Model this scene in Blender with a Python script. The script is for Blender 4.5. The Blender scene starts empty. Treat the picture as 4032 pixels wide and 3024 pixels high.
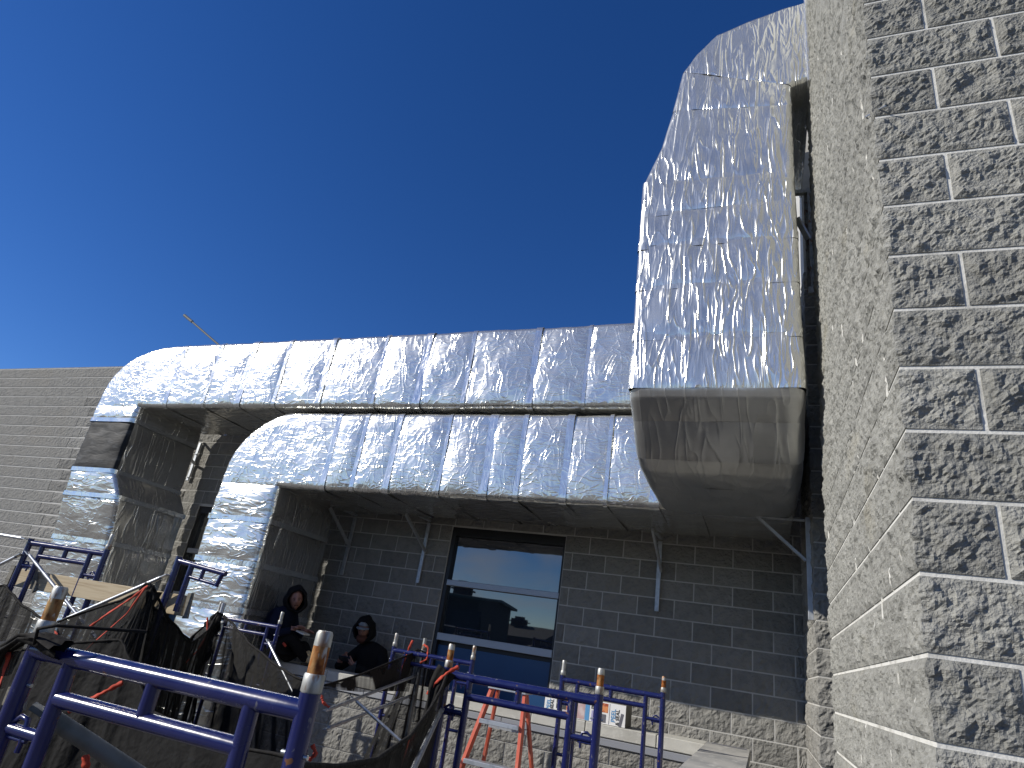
import bpy, math, random
import numpy as np
from mathutils import Vector, Matrix
S = bpy.context.scene
COL = S.collection
rnd = random.Random(7)

# ------------------------------------------------------------------ camera
# world: X right along the building, Y into the building, Z up, origin at the camera
R = [(0.92999898, 0.33717012, 0.14634957), (-0.00502774, 0.40979486, -0.91216385), (-0.3675277, 0.84757565, 0.382804)]
cam = bpy.data.cameras.new('camera'); co = bpy.data.objects.new('camera', cam); COL.objects.link(co)
right, down, fwd = (Vector(r).normalized() for r in R)
co.matrix_world = Matrix((( right.x, -down.x, -fwd.x, 0), (right.y, -down.y, -fwd.y, 0), (right.z, -down.z, -fwd.z, 0), (0, 0, 0, 1)))
cam.sensor_width = 36; cam.lens = 36 * 632.2 / 1024; cam.clip_start = 0.05; cam.clip_end = 2000
S.camera = co

# ------------------------------------------------------------------ world + sun
SUN = Vector((-0.745, -0.455, 0.475)).normalized()
ELEV = math.asin(SUN.z)
w = bpy.data.worlds.new('World'); S.world = w; w.use_nodes = True
nt = w.node_tree; N = nt.nodes; L = nt.links; N.clear()
out = N.new('ShaderNodeOutputWorld'); bg = N.new('ShaderNodeBackground'); L.new(bg.outputs[0], out.inputs[0])
sky = N.new('ShaderNodeTexSky'); sky.sky_type = 'NISHITA'; sky.sun_disc = False
sky.sun_elevation = ELEV; sky.sun_rotation = math.atan2(SUN.x, SUN.y)
sky.altitude = 1200; sky.air_density = 0.9; sky.dust_density = 0.15; sky.ozone_density = 4.0
gam = N.new('ShaderNodeGamma'); gam.inputs[1].default_value = 1.0
hsv = N.new('ShaderNodeHueSaturation'); hsv.inputs['Saturation'].default_value = 1.24; hsv.inputs['Value'].default_value = 1.2; hsv.inputs['Hue'].default_value = .513
L.new(sky.outputs[0], hsv.inputs['Color'])
# broken cloud low in the sky on the street side (seen mirrored in the window)
tc = N.new('ShaderNodeTexCoord'); mp = N.new('ShaderNodeMapping'); mp.inputs['Scale'].default_value = (2.2, 2.2, 7)
L.new(tc.outputs['Generated'], mp.inputs[0])
cn = N.new('ShaderNodeTexNoise'); cn.inputs['Scale'].default_value = 2.4; cn.inputs['Detail'].default_value = 7; cn.inputs['Distortion'].default_value = .4
L.new(mp.outputs[0], cn.inputs[0])
cr = N.new('ShaderNodeValToRGB'); cr.color_ramp.elements[0].position = .46; cr.color_ramp.elements[1].position = .68; L.new(cn.outputs[0], cr.inputs[0])
sp = N.new('ShaderNodeSeparateXYZ'); L.new(tc.outputs['Generated'], sp.inputs[0])
mr = N.new('ShaderNodeMapRange'); mr.inputs[1].default_value = .05; mr.inputs[2].default_value = -.35; mr.inputs[3].default_value = 0; mr.inputs[4].default_value = .55
L.new(sp.outputs[1], mr.inputs[0])
mm = N.new('ShaderNodeMath'); mm.operation = 'MULTIPLY'; L.new(cr.outputs[0], mm.inputs[0]); L.new(mr.outputs[0], mm.inputs[1])
mx = N.new('ShaderNodeMixRGB'); L.new(mm.outputs[0], mx.inputs[0]); L.new(hsv.outputs[0], mx.inputs[1]); mx.inputs[2].default_value = (7, 7.2, 7.8, 1)
L.new(mx.outputs[0], bg.inputs[0]); bg.inputs[1].default_value = 0.10
sl = bpy.data.lights.new('sun', 'SUN'); sl.energy = 5.0; sl.angle = math.radians(.53); sl.color = (1, .95, .87)
so = bpy.data.objects.new('sun', sl); COL.objects.link(so); so.rotation_euler = SUN.to_track_quat('Z', 'Y').to_euler()
S.view_settings.view_transform = 'Standard'; S.view_settings.look = 'None'; S.view_settings.gamma = 1; S.view_settings.exposure = 0
S.view_settings.use_curve_mapping = False

# ------------------------------------------------------------------ helpers
def V(*a): return Vector(a)
class MB:
    """collects shapes, builds one mesh object"""
    def __init__(s): s.v = []; s.f = []; s.sm = []
    def add(s, vs, fs, smooth=False):
        b = len(s.v); s.v += [tuple(x) for x in vs]; s.f += [tuple(i + b for i in f) for f in fs]; s.sm += [smooth] * len(fs); return s
    def box(s, a, b, bev=0.0):
        (x0, y0, z0), (x1, y1, z1) = a, b
        if bev <= 0:
            vs = [(x, y, z) for x in (x0, x1) for y in (y0, y1) for z in (z0, z1)]
            return s.add(vs, [(0, 1, 3, 2), (4, 6, 7, 5), (0, 4, 5, 1), (2, 3, 7, 6), (0, 2, 6, 4), (1, 5, 7, 3)])
        e = bev; vs = []; idx = {}
        for ix in (0, 1):
            for iy in (0, 1):
                for iz in (0, 1):
                    X = (x0, x1)[ix]; Y = (y0, y1)[iy]; Z = (z0, z1)[iz]
                    dx = e * (1, -1)[ix]; dy = e * (1, -1)[iy]; dz = e * (1, -1)[iz]
                    for k, p in enumerate(((X, Y + dy, Z + dz), (X + dx, Y, Z + dz), (X + dx, Y + dy, Z))):
                        idx[ix, iy, iz, k] = len(vs); vs.append(p)
        g = lambda *a: idx[a]
        fs = []
        for i in (0, 1):
            q = [(i, 0, 0), (i, 1, 0), (i, 1, 1), (i, 0, 1)]; fs.append([g(*c, 0) for c in q])
            q = [(0, i, 0), (0, i, 1), (1, i, 1), (1, i, 0)]; fs.append([g(*c, 1) for c in q])
            q = [(0, 0, i), (1, 0, i), (1, 1, i), (0, 1, i)]; fs.append([g(*c, 2) for c in q])
        for i in (0, 1):
            for j in (0, 1):
                fs.append([g(i, j, 0, 0), g(i, j, 1, 0), g(i, j, 1, 1), g(i, j, 0, 1)])
                fs.append([g(i, 0, j, 0), g(i, 1, j, 0), g(i, 1, j, 2), g(i, 0, j, 2)])
                fs.append([g(0, i, j, 1), g(1, i, j, 1), g(1, i, j, 2), g(0, i, j, 2)])
                for k in (0, 1): fs.append([g(i, j, k, 0), g(i, j, k, 1), g(i, j, k, 2)])
        return s.add(vs, fs)
    def obox(s, c, ax, ay, az, hx, hy, hz, bev=0):
        m = MB().box((-hx, -hy, -hz), (hx, hy, hz), bev)
        return s.add([Vector(c) + Vector(ax) * p[0] + Vector(ay) * p[1] + Vector(az) * p[2] for p in m.v], m.f)
    def beam(s, a, b, wd, th, up=(0, 0, 1), bev=0):
        a, b = Vector(a), Vector(b); d = (b - a); l = d.length; d.normalize()
        sd = d.cross(Vector(up))
        if sd.length < 1e-3: sd = d.cross(Vector((0, 1, 0)))
        sd.normalize(); u = sd.cross(d)
        return s.obox((a + b) / 2, d, sd, u, l / 2, wd / 2, th / 2, bev)
    def tube(s, pts, r, n=12, cap=True, smooth=True):
        pts = [Vector(p) for p in pts]; rs = r if isinstance(r, (list, tuple)) else [r] * len(pts)
        vs = []; fs = []; prev = None
        for i, p in enumerate(pts):
            t = (pts[min(i + 1, len(pts) - 1)] - pts[max(i - 1, 0)]).normalized()
            if prev is None:
                u = t.cross(Vector((0, 0, 1)))
                if u.length < .1: u = t.cross(Vector((0, 1, 0)))
                u.normalize()
            else: u = (prev - t * prev.dot(t)).normalized()
            prev = u; v = t.cross(u)
            for k in range(n):
                a = 2 * math.pi * k / n; vs.append(p + (u * math.cos(a) + v * math.sin(a)) * rs[i])
        for i in range(len(pts) - 1):
            for k in range(n):
                fs.append((i * n + k, i * n + (k + 1) % n, (i + 1) * n + (k + 1) % n, (i + 1) * n + k))
        s.add(vs, fs, smooth)
        if cap: s.add([vs[k] for k in range(n)], [tuple(range(n))[::-1]]); s.add([vs[-n + k] for k in range(n)], [tuple(range(n))])
        return s
    def ball(s, c, r, nu=16, nv=10, M=None, fn=None):
        vs = []; fs = []
        for j in range(nv + 1):
            th = math.pi * j / nv
            for i in range(nu):
                ph = 2 * math.pi * i / nu
                p = Vector((math.sin(th) * math.cos(ph), math.sin(th) * math.sin(ph), math.cos(th)))
                if fn: p = fn(p)
                p = Vector((p.x * r[0], p.y * r[1], p.z * r[2]))
                if M: p = M @ p
                vs.append(p + Vector(c))
        for j in range(nv):
            for i in range(nu): fs.append((j * nu + i, (j + 1) * nu + i, (j + 1) * nu + (i + 1) % nu, j * nu + (i + 1) % nu))
        return s.add(vs, fs, True)
    def mesh(s, name, m):
        me = bpy.data.meshes.new(name); me.from_pydata(s.v, [], s.f); me.materials.append(m)
        me.polygons.foreach_set('use_smooth', s.sm); me.update(); return me
    def build(s, name, m, parent=None, **kw):
        return obj(name, s.mesh(name, m), parent, **kw)
def obj(name, me, parent=None, label=None, cat=None, group=None, kind=None, loc=None, rot=None):
    o = bpy.data.objects.new(name, me); COL.objects.link(o)
    if parent is not None: o.parent = parent; 
    if parent is not None and parent.parent is None: o.matrix_parent_inverse = Matrix.Translation(-parent.location)
    for k, v in (('label', label), ('category', cat), ('group', group), ('kind', kind)):
        if v: o[k] = v
    if loc is not None: o.location = loc
    if rot is not None: o.rotation_euler = rot
    return o
def thing(name, label, cat, loc=(0, 0, 0), group=None):
    return obj(name, None, None, label, cat, group, loc=loc)

# vectorised gradient noise
_p = np.random.RandomState(5).permutation(4096)
_g = np.random.RandomState(6).normal(size=(4096, 3)); _g /= np.linalg.norm(_g, axis=1)[:, None]
def pn(P):
    P = np.asarray(P, float); I = np.floor(P).astype(np.int64); F = P - I; U = F * F * F * (F * (F * 6 - 15) + 10); r = 0
    for dx in (0, 1):
        for dy in (0, 1):
            for dz in (0, 1):
                h = _p[(_p[(_p[(I[..., 0] + dx) & 4095] + I[..., 1] + dy) & 4095] + I[..., 2] + dz) & 4095]
                d = ((F - np.array([dx, dy, dz])) * _g[h]).sum(-1)
                wx = U[..., 0] if dx else 1 - U[..., 0]; wy = U[..., 1] if dy else 1 - U[..., 1]; wz = U[..., 2] if dz else 1 - U[..., 2]
                r = r + d * wx * wy * wz
    return r
def fbm(P, oct=4, gain=.5):
    P = np.asarray(P, float); a = 1.0; r = 0
    for k in range(oct): r = r + a * pn(P * 2 ** k + k * 17.3); a *= gain
    return r
def grid_mesh(name, G, m, smooth=True):
    """G: (a,b,3) array of points"""
    a, b = G.shape[:2]; i = np.arange(a - 1)[:, None] * b + np.arange(b - 1)[None]
    F = np.stack([i, i + b, i + b + 1, i + 1], -1).reshape(-1, 4)
    me = bpy.data.meshes.new(name); me.vertices.add(a * b); me.vertices.foreach_set('co', G.reshape(-1).astype(np.float32))
    me.loops.add(F.size); me.loops.foreach_set('vertex_index', F.reshape(-1).astype(np.int32))
    me.polygons.add(len(F)); me.polygons.foreach_set('loop_start', np.arange(0, F.size, 4, dtype=np.int32)); me.polygons.foreach_set('loop_total', np.full(len(F), 4, np.int32))
    me.polygons.foreach_set('use_smooth', np.full(len(F), smooth)); me.materials.append(m); me.update(calc_edges=True); me.validate(); return me

# ------------------------------------------------------------------ materials
def mat(name, base, rough=.6, metal=0.0, spec=.5, ior=None, coat=0, bump=(), color_noise=None, rough_noise=None, vary=0):
    m = bpy.data.materials.new(name); m.use_nodes = True; n = m.node_tree.nodes; l = m.node_tree.links
    b = n['Principled BSDF']; b.inputs['Base Color'].default_value = (*base, 1); b.inputs['Roughness'].default_value = rough; b.inputs['Metallic'].default_value = metal
    b.inputs['Specular IOR Level'].default_value = spec
    if ior: b.inputs['IOR'].default_value = ior
    b.inputs['Coat Weight'].default_value = coat; b.inputs['Coat Roughness'].default_value = .15
    geo = n.new('ShaderNodeNewGeometry')
    def noise(scale, stretch=(1, 1, 1), detail=4, dist=0, rot=(0, 0, 0)):
        mp = n.new('ShaderNodeMapping'); mp.inputs['Scale'].default_value = stretch; mp.inputs['Rotation'].default_value = rot; l.new(geo.outputs['Position'], mp.inputs[0])
        t = n.new('ShaderNodeTexNoise'); t.inputs['Scale'].default_value = scale; t.inputs['Detail'].default_value = detail; t.inputs['Distortion'].default_value = dist
        l.new(mp.outputs[0], t.inputs[0]); return t.outputs[0]
    def math_(op, a, b_=None):
        q = n.new('ShaderNodeMath'); q.operation = op
        for i, x in enumerate((a, b_)):
            if x is None: continue
            if isinstance(x, (int, float)): q.inputs[i].default_value = x
            else: l.new(x, q.inputs[i])
        return q.outputs[0]
    cur = base
    src = None
    for (c2, scale, stretch, lo, hi, detail) in (color_noise or ()):
        f = noise(scale, stretch, detail)
        r = n.new('ShaderNodeMapRange'); r.inputs[1].default_value = lo; r.inputs[2].default_value = hi; l.new(f, r.inputs[0])
        x = n.new('ShaderNodeMixRGB'); l.new(r.outputs[0], x.inputs[0])
        if src is None: x.inputs[1].default_value = (*base, 1)
        else: l.new(src, x.inputs[1])
        x.inputs[2].default_value = (*c2, 1); src = x.outputs[0]
    if src is not None and vary:
        oi = n.new('ShaderNodeObjectInfo'); mrv = n.new('ShaderNodeMapRange'); mrv.inputs[3].default_value = 1 - vary; mrv.inputs[4].default_value = 1 + vary; l.new(oi.outputs['Random'], mrv.inputs[0])
        hv = n.new('ShaderNodeHueSaturation'); l.new(mrv.outputs[0], hv.inputs['Value']); l.new(src, hv.inputs['Color']); src = hv.outputs[0]
    if src is not None: l.new(src, b.inputs['Base Color'])
    if rough_noise:
        f = noise(rough_noise[0]); r = n.new('ShaderNodeMapRange'); r.inputs[3].default_value = rough_noise[1]; r.inputs[4].default_value = rough_noise[2]; r.inputs[1].default_value = .3; r.inputs[2].default_value = .7
        l.new(f, r.inputs[0]); l.new(r.outputs[0], b.inputs['Roughness'])
    h = None
    for kind, scale, stretch, amp, detail, dist in bump:
        f = noise(scale, stretch, detail, dist)
        if kind == 'ridge':
            f = math_('SUBTRACT', 1.0, math_('ABSOLUTE', math_('SUBTRACT', math_('MULTIPLY', f, 2.0), 1.0))); f = math_('POWER', f, 7.0)
        elif kind == 'fold':
            f = math_('ABSOLUTE', math_('SUBTRACT', math_('MULTIPLY', f, 2.0), 1.0))
        f = math_('MULTIPLY', f, amp); h = f if h is None else math_('ADD', h, f)
    if h is not None:
        bp = n.new('ShaderNodeBump'); bp.inputs['Strength'].default_value = 1; bp.inputs['Distance'].default_value = 1; l.new(h, bp.inputs['Height']); l.new(bp.outputs[0], b.inputs['Normal'])
    return m
one = (1, 1, 1)
M = {}
blk_cn = [((.195, .193, .175), 30, one, .45, .75, 6), ((.38, .378, .345), 90, one, .55, .8, 4), ((.27, .25, .19), 1.6, (1, 1, 2), .6, .85, 5)]
M['block'] = mat('split_face_block', vary=.13, base=(.275, .272, .245), rough=.95, spec=.2, color_noise=blk_cn, bump=[('n', 55, one, .009, 6, .5), ('n', 130, one, .007, 4, .3)])
M['block_side'] = mat('split_face_block_smoother', vary=.07, base=(.275, .272, .245), rough=.95, spec=.2, color_noise=blk_cn, bump=[('n', 70, one, .0045, 5, .3), ('n', 170, one, .003, 3, 0)])
M['block_far'] = mat('split_face_block_far', vary=.16, base=(.245, .24, .22), rough=.95, spec=.2, color_noise=[((.19, .188, .175), 12, one, .45, .75, 6), ((.24, .23, .205), 1.1, one, .5, .7, 5)], bump=[('n', 22, one, .028, 6, .4), ('n', 80, one, .004, 3, 0)])
M['mortar'] = mat('mortar', (.66, .65, .60), .95, spec=.2, color_noise=[((.40, .39, .35), 9, one, .5, .75, 5)], bump=[('n', 120, one, .002, 4, 0)])
M['mortar_far'] = mat('mortar_far', (.52, .51, .475), .95, spec=.2, color_noise=[((.36, .35, .32), 5, one, .5, .75, 5)])
M['cap'] = mat('cast_stone', (.50, .49, .44), .85, spec=.3, color_noise=[((.38, .37, .33), 3, (1, 2, 3), .45, .7, 6), ((.58, .57, .52), 18, one, .55, .8, 4)], bump=[('n', 90, one, .002, 4, 0)])
M['slab'] = mat('weathered_slab', (.42, .41, .38), .85, spec=.3, color_noise=[((.28, .28, .27), 2.4, (1.5, 1, 1), .42, .66, 7), ((.52, .51, .47), 9, (2, 1, 1), .55, .75, 5)], bump=[('n', 70, one, .002, 4, 0)])
def foil(name, bump, base=(.69, .69, .65), rn=(3, .18, .28)):
    return mat(name, base, .3, metal=.82, spec=.3, color_noise=[(tuple(c * .86 for c in base), 5, one, .5, .8, 4)], rough_noise=rn, bump=bump)
M['foil_up'] = foil('foil_vertical_crinkle', [('ridge', 4.6, (3.0, 1, .50), .0040, 1, .8), ('ridge', 8, (2.6, 1, .55), .0012, 1, .7), ('n', 2.2, one, .014, 2, 0), ('n', 26, one, .0003, 2, 0)])
M['foil_run'] = foil('foil_cross_crinkle', rn=(3, .17, .26), bump=[('ridge', 6, (.8, 1, 2.6), .0015, 1, .9), ('ridge', 2.2, (2.2, 1, 1.1), .0022, 1, 2.2), ('n', 1.8, one, .008, 2, .5), ('n', 10, one, .0007, 2, .6), ('n', 40, one, .0002, 2, 0)])
M['foil_leg'] = foil('foil_leg_crinkle', [('ridge', 4, (.9, 1, 2.6), .0030, 1, 1.0), ('n', 2.4, (.6, 1, 2.8), .020, 2, .6), ('n', 14, one, .0006, 2, 0)])
M['foil_shade_side'] = foil('foil_shade_crinkle', [('ridge', 2.6, (1, 3.0, .55), .0045, 1, .9), ('n', 2.5, one, .006, 2, 0), ('n', 30, one, .0004, 2, 0)], base=(.52, .51, .48))  # same foil, darker: shade of side and bottom faces put into the colour
M['tape'] = foil('foil_tape', [('ridge', 8, (1, 1, 1), .0012, 1, .6), ('n', 5, (4, 1, .8), .006, 2, 0), ('n', 40, one, .0002, 2, 0)], base=(.70, .71, .70), rn=(4, .14, .24))
M['membrane'] = mat('black_membrane', (.011, .012, .013), .62, spec=.25, color_noise=[((.06, .063, .065), 6, (1, 1, 3), .5, .75, 6)], bump=[('n', 5, (1, 1, 3), .006, 3, .5)])
M['galv'] = mat('galvanised_steel', (.52, .54, .56), .38, metal=.85, color_noise=[((.36, .38, .41), 30, one, .45, .7, 5)], rough_noise=(14, .3, .5), bump=[('n', 70, one, .0003, 3, 0)])
M['oldsteel'] = mat('dull_steel', (.16, .17, .16), .6, metal=.3, color_noise=[((.10, .11, .10), 20, one, .45, .7, 4)])
M['strut'] = mat('strut_channel', (.50, .52, .54), .45, metal=.6, color_noise=[((.38, .40, .42), 20, one, .45, .7, 4)])
M['blue'] = mat('blue_scaffold_paint', (.009, .013, .080), .30, spec=.5, coat=.3, color_noise=[((.015, .020, .10), 9, one, .45, .7, 5), ((.11, .11, .14), 38, (1, 1, .6), .66, .69, 5), ((.14, .065, .03), 26, one, .67, .70, 5)], rough_noise=(20, .16, .30), bump=[('n', 60, one, .0002, 3, 0)])
M['rust'] = mat('rusty_steel', (.30, .105, .025), .9, spec=.2, color_noise=[((.12, .035, .012), 60, one, .45, .65, 6), ((.42, .26, .11), 26, (1, 1, .4), .52, .66, 5), ((.50, .47, .40), 34, (1, 1, .3), .64, .68, 4)], bump=[('n', 200, one, .001, 4, 0)])
M['pin'] = mat('zinc_pin', (.46, .46, .43), .5, metal=.5, color_noise=[((.26, .13, .06), 28, (1, 1, .45), .56, .62, 5), ((.28, .28, .25), 80, (1, 1, .3), .45, .7, 5)])
M['wood'] = mat('pine_board', (.46, .38, .25), .75, spec=.3, color_noise=[((.34, .26, .16), 14, (.25, 1, 5), .45, .7, 5), ((.16, .09, .04), 5, (1, 1, 1.6), .72, .78, 2)], bump=[('n', 30, (.2, 1, 6), .001, 4, 0)])
M['wood_old'] = mat('grey_board', (.22, .21, .18), .85, spec=.2, color_noise=[((.13, .12, .10), 14, (.3, 1, 4), .45, .7, 5)])
M['orange'] = mat('orange_webbing', (.46, .060, .032), .8, spec=.3, color_noise=[((.38, .05, .03), 50, one, .45, .7, 3)])
M['yellow'] = mat('yellow_cord', (.6, .55, .12), .7)
M['ladder'] = mat('orange_fibreglass', (.58, .115, .065), .5, spec=.4, color_noise=[((.66, .25, .18), 16, (2, 2, .4), .5, .72, 5)])
M['alu'] = mat('aluminium', (.62, .65, .67), .42, metal=.8, color_noise=[((.40, .44, .47), 18, one, .5, .7, 4)])
M['black'] = mat('black_frame', (.012, .012, .013), .45)
M['rail'] = mat('anodised_rail', (.40, .41, .43), .42, metal=.5)
M['glass'] = mat('coated_glass', (.012, .018, .024), .015, ior=2.4, bump=[('n', .8, one, .0012, 2, 0)])
M['panel'] = mat('blue_spandrel_panel', (.024, .075, .185), .28, spec=.5, color_noise=[((.022, .068, .17), 3, one, .4, .7, 3)])
M['dark'] = mat('dark_room', (.02, .02, .02), .9)
M['card_white'] = mat('white_carton', (.80, .79, .76), .6)
M['card_side'] = mat('carton_side', (.20, .19, .165), .85, color_noise=[((.16, .15, .13), 10, one, .45, .7, 4)])
M['ink_blue'] = mat('print_blue', (.10, .30, .55), .6); M['ink_black'] = mat('print_black', (.02, .02, .02), .6)
M['ink_orange'] = mat('print_orange', (.70, .27, .10), .6, color_noise=[((.35, .07, .03), 26, one, .5, .62, 3)]); M['ink_pink'] = mat('print_pink', (.50, .34, .32), .6, color_noise=[((.62, .52, .50), 12, one, .45, .7, 3)])
M['ink_grey'] = mat('print_dark_photo', (.07, .07, .065), .6, color_noise=[((.45, .45, .42), 34, one, .58, .66, 4)]); M['ink_lilac'] = mat('print_lilac', (.38, .36, .55), .6); M['ink_stroke'] = mat('print_grey', (.13, .13, .15), .6)
M['ground'] = mat('packed_gravel', (.17, .158, .14), .95, spec=.2, color_noise=[((.12, .11, .10), 1.2, one, .4, .7, 6), ((.24, .225, .20), 30, one, .55, .75, 5)], bump=[('n', 25, one, .02, 5, 0)])
M['skin'] = mat('skin', (.27, .135, .10), .55, color_noise=[((.22, .10, .075), 30, one, .5, .7, 3)])
M['beard'] = mat('red_beard', (.075, .025, .014), .9, bump=[('n', 120, one, .004, 3, 0)])
M['hood_black'] = mat('black_fleece', (.010, .010, .011), .95, spec=.15, bump=[('n', 14, one, .012, 4, 1), ('n', 160, one, .001, 3, 0)])
M['navy'] = mat('navy_fleece', (.008, .011, .026), .95, spec=.15, bump=[('n', 12, one, .014, 4, 1), ('n', 160, one, .001, 3, 0)])
M['pants'] = mat('black_work_trousers', (.009, .009, .010), .9, spec=.15, bump=[('n', 12, one, .012, 4, 1)])
M['capgrey'] = mat('grey_cap', (.20, .22, .235), .85); M['boot'] = mat('tan_boot', (.58, .44, .25), .8, bump=[('n', 50, one, .003, 4, 0)]); M['sole'] = mat('boot_sole', (.05, .035, .02), .9)  # boot tan lightened to stand in for sunlight on it
M['antenna'] = mat('weathered_pole', (.10, .11, .11), .7)
M['phone'] = mat('phone_black', (.01, .01, .012), .2); M['tray'] = mat('pale_tray', (.62, .60, .54), .6); M['eye'] = mat('eye', (.02, .015, .012), .3)
M['house_dark'] = mat('dark_cladding', (.045, .05, .05), .8, color_noise=[((.03, .03, .03), 3, (1, 1, 6), .45, .6, 3)]); M['roof_green'] = mat('green_roof', (.05, .09, .09), .6)
M['house_tan'] = mat('tan_gable', (.16, .12, .08), .9); M['brick'] = mat('chimney_brick', (.10, .07, .07), .9); M['hill'] = mat('hillside', (.05, .06, .03), .95, color_noise=[((.03, .035, .02), .4, one, .4, .7, 6)])
# debris netting
def net_mat(name, base, alpha):
    m = bpy.data.materials.new(name); m.use_nodes = True; n = m.node_tree.nodes; l = m.node_tree.links; b = n['Principled BSDF']
    b.inputs['Base Color'].default_value = (*base, 1); b.inputs['Roughness'].default_value = .8; b.inputs['Specular IOR Level'].default_value = .15
    g = n.new('ShaderNodeNewGeometry'); t = n.new('ShaderNodeTexNoise'); t.inputs['Scale'].default_value = 1; t.inputs['Detail'].default_value = 5; mq = n.new('ShaderNodeMapping'); mq.inputs['Scale'].default_value = (24, 24, 1.6); mq.inputs['Rotation'].default_value = (.3, .35, 0); l.new(g.outputs['Position'], mq.inputs[0]); l.new(mq.outputs[0], t.inputs[0])
    r = n.new('ShaderNodeMapRange'); r.inputs[1].default_value = .35; r.inputs[2].default_value = .65; r.inputs[3].default_value = alpha[0]; r.inputs[4].default_value = alpha[1]; l.new(t.outputs[0], r.inputs[0])
    lw = n.new('ShaderNodeLayerWeight'); lw.inputs[0].default_value = .55
    a = n.new('ShaderNodeMath'); a.operation = 'MULTIPLY_ADD'; l.new(lw.outputs['Facing'], a.inputs[0]); a.inputs[1].default_value = .45; l.new(r.outputs[0], a.inputs[2]); a.use_clamp = True
    at_ = n.new('ShaderNodeAttribute'); at_.attribute_name = 'fold'
    a2 = n.new('ShaderNodeMath'); a2.operation = 'ADD'; a2.use_clamp = True; l.new(a.outputs[0], a2.inputs[0]); l.new(at_.outputs['Fac'], a2.inputs[1]); l.new(a2.outputs[0], b.inputs['Alpha'])
    b2 = n.new('ShaderNodeBump'); b2.inputs['Strength'].default_value = .5; b2.inputs['Distance'].default_value = .02; t2 = n.new('ShaderNodeTexNoise'); t2.inputs['Scale'].default_value = 22; l.new(g.outputs['Position'], t2.inputs[0]); l.new(t2.outputs[0], b2.inputs['Height']); l.new(b2.outputs[0], b.inputs['Normal'])
    return m
M['net'] = net_mat('black_debris_net', (.009, .0086, .0077), (.52, .76)); M['net_dense'] = net_mat('doubled_debris_net', (.005, .0048, .0045), (.80, 1.0)); M['net_thick'] = net_mat('bunched_debris_net', (.013, .012, .011), (.90, 1.0)); M['net_thin'] = net_mat('sheer_debris_net', (.014, .013, .012), (.38, .56))

# ------------------------------------------------------------------ ground (one sheet)
GZ = -1.75
g = MB(); g.add([(-300, -300, GZ), (300, -300, GZ), (300, 300, GZ), (-300, 300, GZ)], [(0, 1, 2, 3)])
g.build('ground', M['ground'], kind='structure')
MB().box((-9.4, 6.95, GZ), (.38, 7.56, -1.28)).build('landing', M['slab'], kind='structure')

# ------------------------------------------------------------------ split-face block meshes
def block_mesh(name, path, h, nz, step, amp, seed, m, freq=14.0, edge=.12, depth=.035, smooth=False):
    """path: list of ((x,y),(nx,ny)) along the exposed face; grid (s,z); displaced outward; skirts behind"""
    pts = []; nrm = []
    for (a, na), (b, nb) in zip(path[:-1], path[1:]):
        k = max(1, int(round(math.dist(a, b) / step)))
        for i in range(k):
            t = i / k; pts.append((a[0] + (b[0] - a[0]) * t, a[1] + (b[1] - a[1]) * t)); nn = na if i == 0 else tuple((np.array(na if na == nb else (nb if t > 0 and len(path) == 2 else na)))); nrm.append(nn)
    pts.append(path[-1][0]); nrm.append(path[-1][1])
    pts = np.array(pts); nrm = np.array(nrm, float)
    # face normals between corners: recompute from direction
    d = np.gradient(pts, axis=0); nn = np.stack([d[:, 1], -d[:, 0]], 1); nn /= np.linalg.norm(nn, axis=1)[:, None]
    ns = len(pts); z = np.linspace(0, h, nz + 1)
    G = np.zeros((ns, nz + 1, 3)); G[..., 0] = pts[:, 0, None]; G[..., 1] = pts[:, 1, None]; G[..., 2] = z[None]
    Nn = np.zeros_like(G); Nn[..., 0] = nn[:, 0, None]; Nn[..., 1] = nn[:, 1, None]
    Q = G * freq + np.array([seed * 13.7, seed * 7.1, seed * 3.3])
    wz = np.minimum(z, h - z); s = np.r_[0, np.cumsum(np.linalg.norm(np.diff(pts, axis=0), axis=1))]; ws = np.minimum(s, s[-1] - s)
    ed = np.minimum(np.minimum(wz[None], ws[:, None]) / .022, 1.0); ed = edge + (1 - edge) * ed
    f = fbm(Q, 4, .55); f2 = np.abs(fbm(Q * 2.3 + 50, 3, .5))
    D = amp * (.30 + 1.2 * f + 1.0 * f2) * ed; D = np.maximum(D, .0012)
    G2 = G + Nn * D[..., None]
    # skirts
    back = np.zeros_like(Nn); back[..., :2] = -Nn[..., :2] * depth
    full = np.zeros((ns + 2, nz + 3, 3)); full[1:-1, 1:-1] = G2
    full[1:-1, 0] = G[:, 0] + back[:, 0]; full[1:-1, -1] = G[:, -1] + back[:, -1]
    full[0, 1:-1] = G[0] + back[0]; full[-1, 1:-1] = G[-1] + back[-1]
    for a_, b_ in ((0, 0), (0, -1), (-1, 0), (-1, -1)):
        full[a_, b_] = full[1 if a_ == 0 else -2, b_]
    return grid_mesh(name, full, m, smooth)
H = .2032; JT = .013   # course height, joint
BH = H - JT
def stretcher(n, length, step, nz, amp, m, name, seed0, freq=14.0, smooth=False):
    return [block_mesh(name, [((0, 0), (0, -1)), ((length, 0), (0, -1))], BH, nz, step, amp, seed0 + i, m, freq, smooth=smooth) for i in range(n)]

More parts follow.
